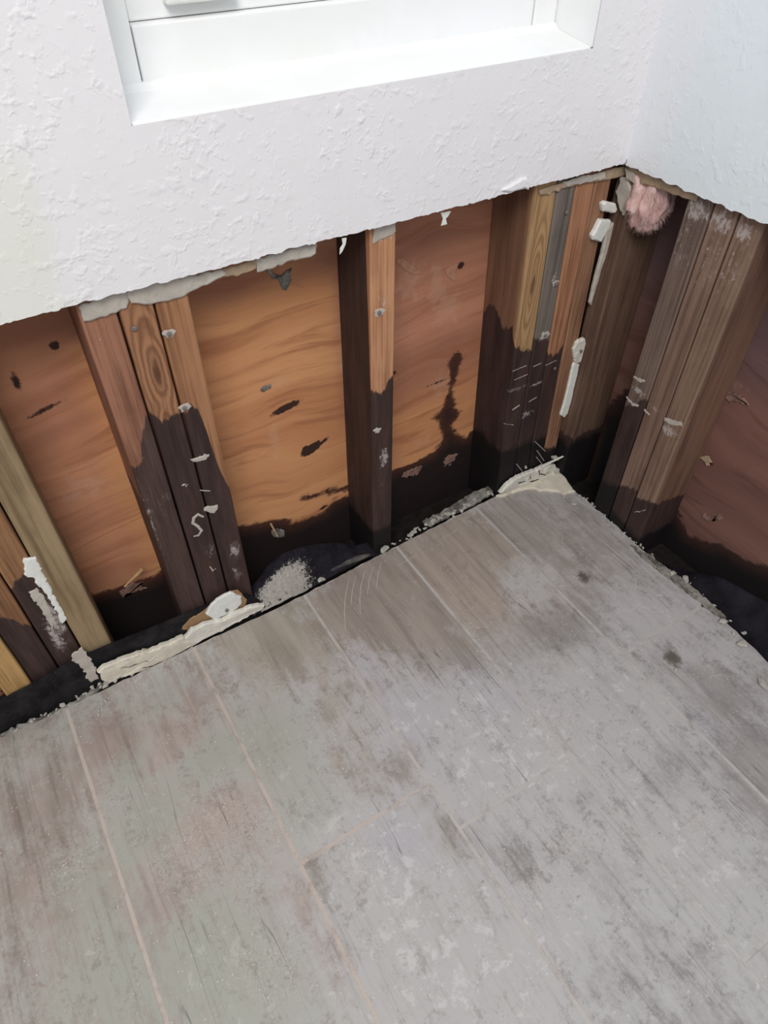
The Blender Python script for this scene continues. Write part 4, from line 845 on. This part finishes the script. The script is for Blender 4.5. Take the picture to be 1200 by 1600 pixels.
# crumbs strung along the edges
def crumbs(n, path, jx, size, label, group, z=.001):
    for i in range(n):
        t = rnd.random()*(len(path)-1); k = int(t); t -= k; a, b = path[k], path[k+1]
        chip((a[0]+(b[0]-a[0])*t+rnd.gauss(0, jx), a[1]+(b[1]-a[1])*t+rnd.gauss(0, jx), z), rnd.uniform(*size), label, group)
crumbs(34, [(-0.3094, 0.0147), (-0.2689, 0.0210), (-0.2342, 0.0177), (-0.1873, 0.0195), (-0.1381, 0.0228)], .004, (.005, .011), 'pale plaster crumb along the back floor edge left of the corner', 'crumbs along the back floor edge')
crumbs(14, [(-0.3828, 0.0074), (-0.3546, 0.0104), (-0.3258, 0.0115), (-0.3045, 0.0156)], .004, (.005, .010), 'pale plaster crumb on the floor edge by the single stud', 'crumbs by the single stud')
crumbs(34, [(0.0086, -0.0730), (0.0105, -0.1155), (0.0115, -0.1656), (0.0067, -0.2193), (0.0111, -0.2617)], .0035, (.004, .009), 'pale plaster crumb along the right floor edge near the corner', 'crumbs along the right floor edge')
crumbs(22, [(0.0062, -0.2815), (0.0145, -0.3323), (0.0159, -0.3864), (0.0173, -0.4378), (0.0173, -0.4814)], .0035, (.004, .008), 'pale plaster crumb along the lower right floor edge', 'crumbs along the lower right floor edge')
crumbs(30, [(-0.9171, -0.0073), (-0.9040, -0.0024), (-0.8805, -0.0064), (-0.8602, -0.0056), (-0.8411, -0.0093)], .005, (.005, .012), 'pale plaster crumb heaped below the long cream remnant', 'crumbs below the cream remnant')
crumbs(16, [(-1.0372, -0.0141), (-1.0006, -0.0106), (-0.9638, -0.0075), (-0.9343, -0.0069)], .003, (.004, .007), 'grey crumb along the foot of the black strip', 'crumbs along the black strip')
crumbs(12, [(-0.9264, -0.0487), (-0.9181, -0.0392), (-0.9053, -0.0346)], .005, (.004, .008), 'white plaster crumb in the cluster on the second tile', 'crumb cluster on the second tile')
crumbs(16, [(-0.6220, 0.0032), (-0.5854, 0.0046), (-0.5364, 0.0041)], .003, (.004, .008), 'white crumb on the tile edge below the felt flap', 'crumbs below the felt flap')
crumbs(40, [(-0.2838, -0.0421), (-0.2314, -0.1621), (-0.1036, -0.1520), (-0.0778, -0.2559), (-0.1385, -0.3748), (-0.2271, -0.3206), (-0.3511, -0.2448), (-0.4225, -0.1264)], .05, (.0025, .0045), 'tiny white grit speck scattered on the tiles near the corner', 'grit specks near the corner', .0009)
crumbs(40, [(-0.4702, -0.3057), (-0.3327, -0.3646), (-0.2958, -0.4368), (-0.2457, -0.5029), (-0.4047, -0.5139), (-0.4911, -0.5101), (-0.3616, -0.5894), (-0.2561, -0.6049)], .06, (.003, .006), 'tiny white grit speck scattered on the middle tiles', 'grit specks on the middle tiles', .0009)

# ---------------- filler and debris in the corner
plate('filler_lump', [(-0.0234, 0.5415), (-0.0165, 0.5438), (0.0063, 0.5364), (0.0121, 0.5268), (0.0085, 0.5219), (-0.0173, 0.5301)], onB(F-.001), .008, M['white'], seed=31, step=.004, amp=.001, label='small white filler block stuck on the corner stud, upper one', cat='filler')
plate('filler_lump', [(-0.0188, 0.5183), (0.0037, 0.5125), (0.0039, 0.5038), (-0.0013, 0.4913), (-0.0077, 0.4819), (-0.0255, 0.4890), (-0.0291, 0.4966), (-0.0234, 0.5079)], onB(F-.001), .008, M['white'], seed=32, step=.004, amp=.001, label='long white filler block stuck on the corner stud, lower one', cat='filler')
plate('filler_strip', [(0.0234, 0.5049), (0.0221, 0.4885), (0.0200, 0.4658), (0.0159, 0.4355), (0.0134, 0.3980), (0.0106, 0.3693), (0.0045, 0.3756), (0.0040, 0.4061), (0.0055, 0.4381), (0.0069, 0.4689), (0.0042, 0.4945), (0.0130, 0.5042)], onB(F+.0012), .005, M['paper'], seed=33, step=.006, amp=.001, label='thin grey corner bead strip hanging below the filler blocks', cat='filler')
blob = plate('filler_lump', [(-0.0018, 0.3093), (0.0119, 0.3074), (0.0232, 0.2937), (0.0314, 0.2704), (0.0255, 0.2592), (0.0154, 0.2574), (0.0045, 0.2585), (-0.0026, 0.2740), (-0.0090, 0.2928), (-0.0075, 0.3036)], onB(F+.001), .006, M['gyp'], seed=34, step=.004, amp=.002, lump=.3, label='round plaster blob with a screw on the corner stud', cat='filler')
nail(blob, (0.0068, 0.0067, 0.2859), (0, -1, 0), .0028, name='screw')
plate('filler_strip', [(0.0021, 0.2619), (0.0166, 0.2530), (0.0180, 0.2309), (0.0177, 0.2032), (0.0192, 0.1740), (0.0171, 0.1452), (0.0094, 0.1377), (-0.0028, 0.1486), (-0.0006, 0.1714), (-0.0000, 0.1999), (-0.0002, 0.2306), (-0.0005, 0.2549)], onB(F+.001), .005, M['white'], seed=35, step=.005, amp=.001, label='white filler tongue running down from the round plaster blob', cat='filler')
plate('filler_crust', [(0.0150, 0.5710), (0.0007, 0.5736), (-0.0099, 0.5646), (-0.0113, 0.5535), (-0.0115, 0.5382), (-0.0092, 0.5225), (0.0000, 0.5268), (0.0086, 0.5368), (0.0154, 0.5493), (0.0146, 0.5622)], onR(F+.004), .006, M['paper'], seed=36, step=.005, amp=.003, label='grey crumbly filler crust in the top of the corner', cat='filler')

# pink insulation tuft
def tuft():
    bm = bmesh.new(); bmesh.ops.create_icosphere(bm, subdivisions=4, radius=1)
    c = Vector((.036, -.027, .553))
    for v in bm.verts:
        d = v.co.normalized(); k = 1+.34*n3(d.x, d.y, d.z, 2.4)+.22*n3(d.x, d.y, d.z, 6)+.12*n3(d.x, d.y, d.z, 15)
        v.co = c+Vector((d.x*.030, d.y*.034, d.z*.046))*k
        if v.co.y > -.013: v.co.y = -.013
    o = bm_make('insulation_tuft', bm, M['ins'], smooth=True)
    q = random.Random(3); V = []; Fc = []
    for i in range(1500):
        d = Vector((q.gauss(0, 1)-.3, q.gauss(0, 1)-.5, q.gauss(0, 1)-.4)).normalized()
        p = c+Vector((d.x*.028, d.y*.032, d.z*.044)); e = p+(d*.5+Vector((q.gauss(0, .5), q.gauss(0, .5), -.8))).normalized()*q.uniform(.004, .016)
        if p.y > -.014: p.y = -.014
        if e.y > -.014: e.y = -.014
        sd_ = d.cross(Vector((q.gauss(0, 1), q.gauss(0, 1), q.gauss(0, 1)))).normalized()*.0004; up_ = sd_.cross(d).normalized()*.0004
        b = len(V); V += [tuple(p+sd_), tuple(p-sd_), tuple(p+up_), tuple(e)]; Fc += [(b, b+1, b+3), (b+1, b+2, b+3), (b+2, b, b+3)]
    f = make('fibres', V, Fc, M['ins'], parent=o); f['kind'] = 'stuff'
    return tag(o, 'pink glass wool insulation tuft stuffed into the top of the corner', 'insulation')
tuft()

# ---------------- torn remains under the cut edge of the plasterboard
def torn(poly, plane, mat, seed, name='torn_paper', wall=wall_back, th=.0016, amp=.002): return plate(name, poly, plane, th, mat, wall, seed=seed, step=.005, amp=amp)
torn([(-0.7553, 0.5870), (-0.7295, 0.5911), (-0.7054, 0.5916), (-0.7055, 0.5785), (-0.7092, 0.5722), (-0.7163, 0.5713), (-0.7324, 0.5693), (-0.7543, 0.5692), (-0.7552, 0.5768)], onB(F-.0002), M['paper'], 41, th=.003)
torn([(-0.7054, 0.5916), (-0.6684, 0.5917), (-0.6335, 0.5884), (-0.6005, 0.5872), (-0.5965, 0.5802), (-0.6139, 0.5758), (-0.6368, 0.5721), (-0.6465, 0.5680), (-0.6652, 0.5687), (-0.6842, 0.5695), (-0.7039, 0.5766), (-0.7053, 0.5843)], onB(F-.0002), M['paper'], 42, th=.003)
torn([(-0.6044, 0.5867), (-0.5584, 0.5878), (-0.5599, 0.5769), (-0.5835, 0.5754), (-0.6020, 0.5787)], onB(F-.0002), M['blocking'], 43, th=.002)
torn([(-0.5598, 0.5889), (-0.5265, 0.5891), (-0.4955, 0.5900), (-0.4823, 0.5884), (-0.4847, 0.5782), (-0.4917, 0.5753), (-0.5115, 0.5770), (-0.5281, 0.5750), (-0.5588, 0.5736)], onB(F-.0004), M['paper'], 44, th=.003)
torn([(-0.4530, 0.5910), (-0.4470, 0.5904), (-0.4482, 0.5830), (-0.4528, 0.5756), (-0.4573, 0.5727), (-0.4561, 0.5795), (-0.4525, 0.5840)], onB(.004), M['white'], 45, th=.0012, amp=.0006)
torn([(-0.3101, 0.5892), (-0.2942, 0.5874), (-0.2977, 0.5818), (-0.3015, 0.5802), (-0.2979, 0.5721), (-0.3078, 0.5718), (-0.3055, 0.5802)], onB(.008), M['white'], 46, th=.0012, amp=.001)
torn([(-0.4042, 0.5921), (-0.3751, 0.5904), (-0.3731, 0.5774), (-0.3897, 0.5732), (-0.4062, 0.5706)], onB(F-.0003), M['paper'], 47, th=.0012)
torn([(-0.2207, 0.6021), (-0.2069, 0.6066), (-0.1918, 0.6100), (-0.1822, 0.6098), (-0.1765, 0.6024), (-0.1771, 0.5945), (-0.1863, 0.5979), (-0.1989, 0.5971), (-0.2117, 0.5980)], onB(.0004), M['paint'], 48, th=.0035, amp=.0015)
torn([(-0.1470, 0.5831), (-0.1078, 0.5857), (-0.0608, 0.5853), (-0.0063, 0.5866), (0.0219, 0.5850), (0.0238, 0.5724), (-0.0142, 0.5724), (-0.0583, 0.5763), (-0.1000, 0.5774), (-0.1432, 0.5756)], onB(F-.0004), M['blocking'], 49, name='wood_scrap', th=.003, amp=.0008)
torn([(-0.1051, 0.5869), (-0.0643, 0.5877), (-0.0277, 0.5862), (-0.0229, 0.5749), (-0.0554, 0.5776), (-0.0986, 0.5798)], onB(F-.003), M['paper'], 50, th=.0014)
torn([(0.0073, 0.5882), (-0.0171, 0.5886), (-0.0522, 0.5891), (-0.0864, 0.5882), (-0.1208, 0.5886), (-0.1220, 0.5808), (-0.0925, 0.5785), (-0.0625, 0.5772), (-0.0340, 0.5750), (-0.0083, 0.5721)], onR(F-.0004), M['blocking'], 51, name='wood_scrap', wall=wall_right, th=.003)
torn([(0.0068, 0.5853), (-0.0105, 0.5853), (-0.0226, 0.5787), (-0.0210, 0.5695), (-0.0105, 0.5714), (-0.0004, 0.5718)], onR(F-.002), M['paper'], 52, wall=wall_right, th=.003)
rod('wire_end', (-0.0063, -0.0020, 0.5943), (-0.0073, -0.0060, 0.6032), .0006, M['steel'], wall_back, bend=.002)

M['dull2'] = mat_simple('pale_scraped_wood', srgb(186, 138, 112), 0.9, 0.2, 90, 0.4, 160)
M['dull'] = mat_simple('dull_torn_paper', srgb(150, 118, 106), 0.9, 0.5, 90, 0.8, 160)
# ---------------- short pale wires, splinters and stuck scraps
for a, b in [((-0.0706, -0.0040, 0.1233), (-0.0420, -0.0080, 0.0902)), ((-0.0594, -0.0030, 0.0959), (-0.0373, -0.0060, 0.0624)), ((-0.0574, -0.0030, 0.0790), (-0.0407, -0.0060, 0.0557)), ((-0.1014, 0.0020, 0.0777), (-0.0878, -0.0030, 0.0572))]:
    rod('wire_stub', a, b, .0008, M['wire'], label='short pale wire stub sticking up behind the corner plaster', cat='wire', group='wire stubs at the corner')
splb = rod('wood_splinter', (-0.7854, 0.0850, 0.1131), (-0.8196, 0.0750, 0.1017), .0035, M['sliver'], taper=.4, n=4, label='pale splinter sticking out at the bottom of the left plywood bay', cat='splinter')
rod('wood_splinter', (-0.5682, 0.0850, 0.0964), (-0.5629, 0.0750, 0.0706), .0022, M['sliver'], taper=.6, n=4, label='short pale splinter above the felt flap', cat='splinter')
plate('paper_scrap', [(-0.5649, 0.0609), (-0.5527, 0.0606), (-0.5403, 0.0503), (-0.5405, 0.0370), (-0.5530, 0.0374), (-0.5642, 0.0472)], onB(SH-.0005), .003, M['slab'], ply_b, seed=61, step=.005, amp=.003)
for q_, sd_ in [([(-0.2938, 0.0652), (-0.2767, 0.0702), (-0.2592, 0.0669), (-0.2474, 0.0646), (-0.2541, 0.0513), (-0.2688, 0.0517), (-0.2847, 0.0494)], 62), ([(-0.2004, 0.0528), (-0.1906, 0.0631), (-0.1785, 0.0643), (-0.1657, 0.0585), (-0.1707, 0.0458), (-0.1823, 0.0377), (-0.1948, 0.0402)], 63), ([(-0.8294, 0.0661), (-0.8079, 0.0732), (-0.7912, 0.0689), (-0.7912, 0.0522), (-0.8122, 0.0528), (-0.8268, 0.0527)], 64)]:
    plate('paper_scrap', q_, onB(SH-.0003), .002, M['dull'], ply_b, seed=sd_, step=.003, amp=.008)
plate('paper_scrap', [(-0.5159, 0.5300), (-0.5045, 0.5201), (-0.4925, 0.5134), (-0.4798, 0.5190), (-0.4816, 0.5016), (-0.4874, 0.4913), (-0.4947, 0.4942), (-0.4969, 0.5075), (-0.5071, 0.5137)], onB(SH-.0003), .0016, M['slab'], ply_b, seed=66, step=.006, amp=.003)
plate('paper_scrap', [(-0.5471, 0.3485), (-0.5389, 0.3567), (-0.5290, 0.3553), (-0.5275, 0.3502), (-0.5359, 0.3488), (-0.5407, 0.3438)], onB(SH-.0003), .0014, M['slab'], ply_b, seed=67, step=.005, amp=.003)
plate('paper_scrap', [(-0.3155, 0.4906), (-0.3046, 0.4918), (-0.2911, 0.4807), (-0.2771, 0.4654), (-0.2722, 0.4581), (-0.2848, 0.4614), (-0.3020, 0.4737)], onB(SH-.0003), .0008, M['dull2'], ply_b, seed=68, step=.006, amp=.002)
plate('paper_scrap', [(-0.2239, 0.4508), (-0.2138, 0.4574), (-0.2030, 0.4567), (-0.2080, 0.4456), (-0.2038, 0.4278), (-0.2115, 0.4320), (-0.2195, 0.4403)], onB(SH-.0003), .0008, M['dull2'], ply_b, seed=69, step=.006, amp=.003)
for q_, sd_ in [([(-0.2102, 0.2927), (-0.2217, 0.3060), (-0.2408, 0.3117), (-0.2587, 0.3036), (-0.2440, 0.2967), (-0.2272, 0.2935)], 71), ([(-0.2674, 0.0704), (-0.2827, 0.0806), (-0.2952, 0.0963), (-0.3020, 0.0929), (-0.2902, 0.0728), (-0.2760, 0.0634)], 72), ([(-0.2238, 0.1683), (-0.2332, 0.1782), (-0.2430, 0.1741), (-0.2372, 0.1624)], 73)]:
    plate('paper_scrap', q_, onR(SH-.0003), .002, M['dull'] if sd_ != 73 else M['blocking'], ply_r, seed=sd_, step=.004, amp=.008)

# chalk lines scratched into the tiles near the back edge
def chalk(pts, wd, key): ribbon('chalk_scratch', pts, onF(.0008), wd, .0003, M['chip'], tiles[key], step=.006, amp=.0003)
for q_ in [[(-0.4794, -0.0191), (-0.5013, -0.0467), (-0.5196, -0.0749), (-0.5366, -0.1097)], [(-0.4653, -0.0193), (-0.4885, -0.0465), (-0.5071, -0.0748)], [(-0.4468, -0.0188), (-0.4684, -0.0424), (-0.4876, -0.0710), (-0.5000, -0.0946)], [(-0.4265, -0.0157), (-0.4489, -0.0378), (-0.4695, -0.0661)], [(-0.4102, -0.0152), (-0.4327, -0.0392), (-0.4493, -0.0623)]]: chalk(q_, .0009, (4, 0))
chalk([(-0.3896, -0.0382), (-0.3464, -0.0347)], .0012, (4, 0)); chalk([(-0.3074, -0.0350), (-0.2958, -0.0347)], .0012, (5, 0)); chalk([(-0.2875, -0.0269), (-0.2492, -0.0220)], .0014, (5, 0)); chalk([(-0.2203, -0.0067), (-0.1914, -0.0044)], .0010, (5, 0)); chalk([(-0.3426, -0.0352), (-0.3131, -0.0351)], .0007, (5, 0))
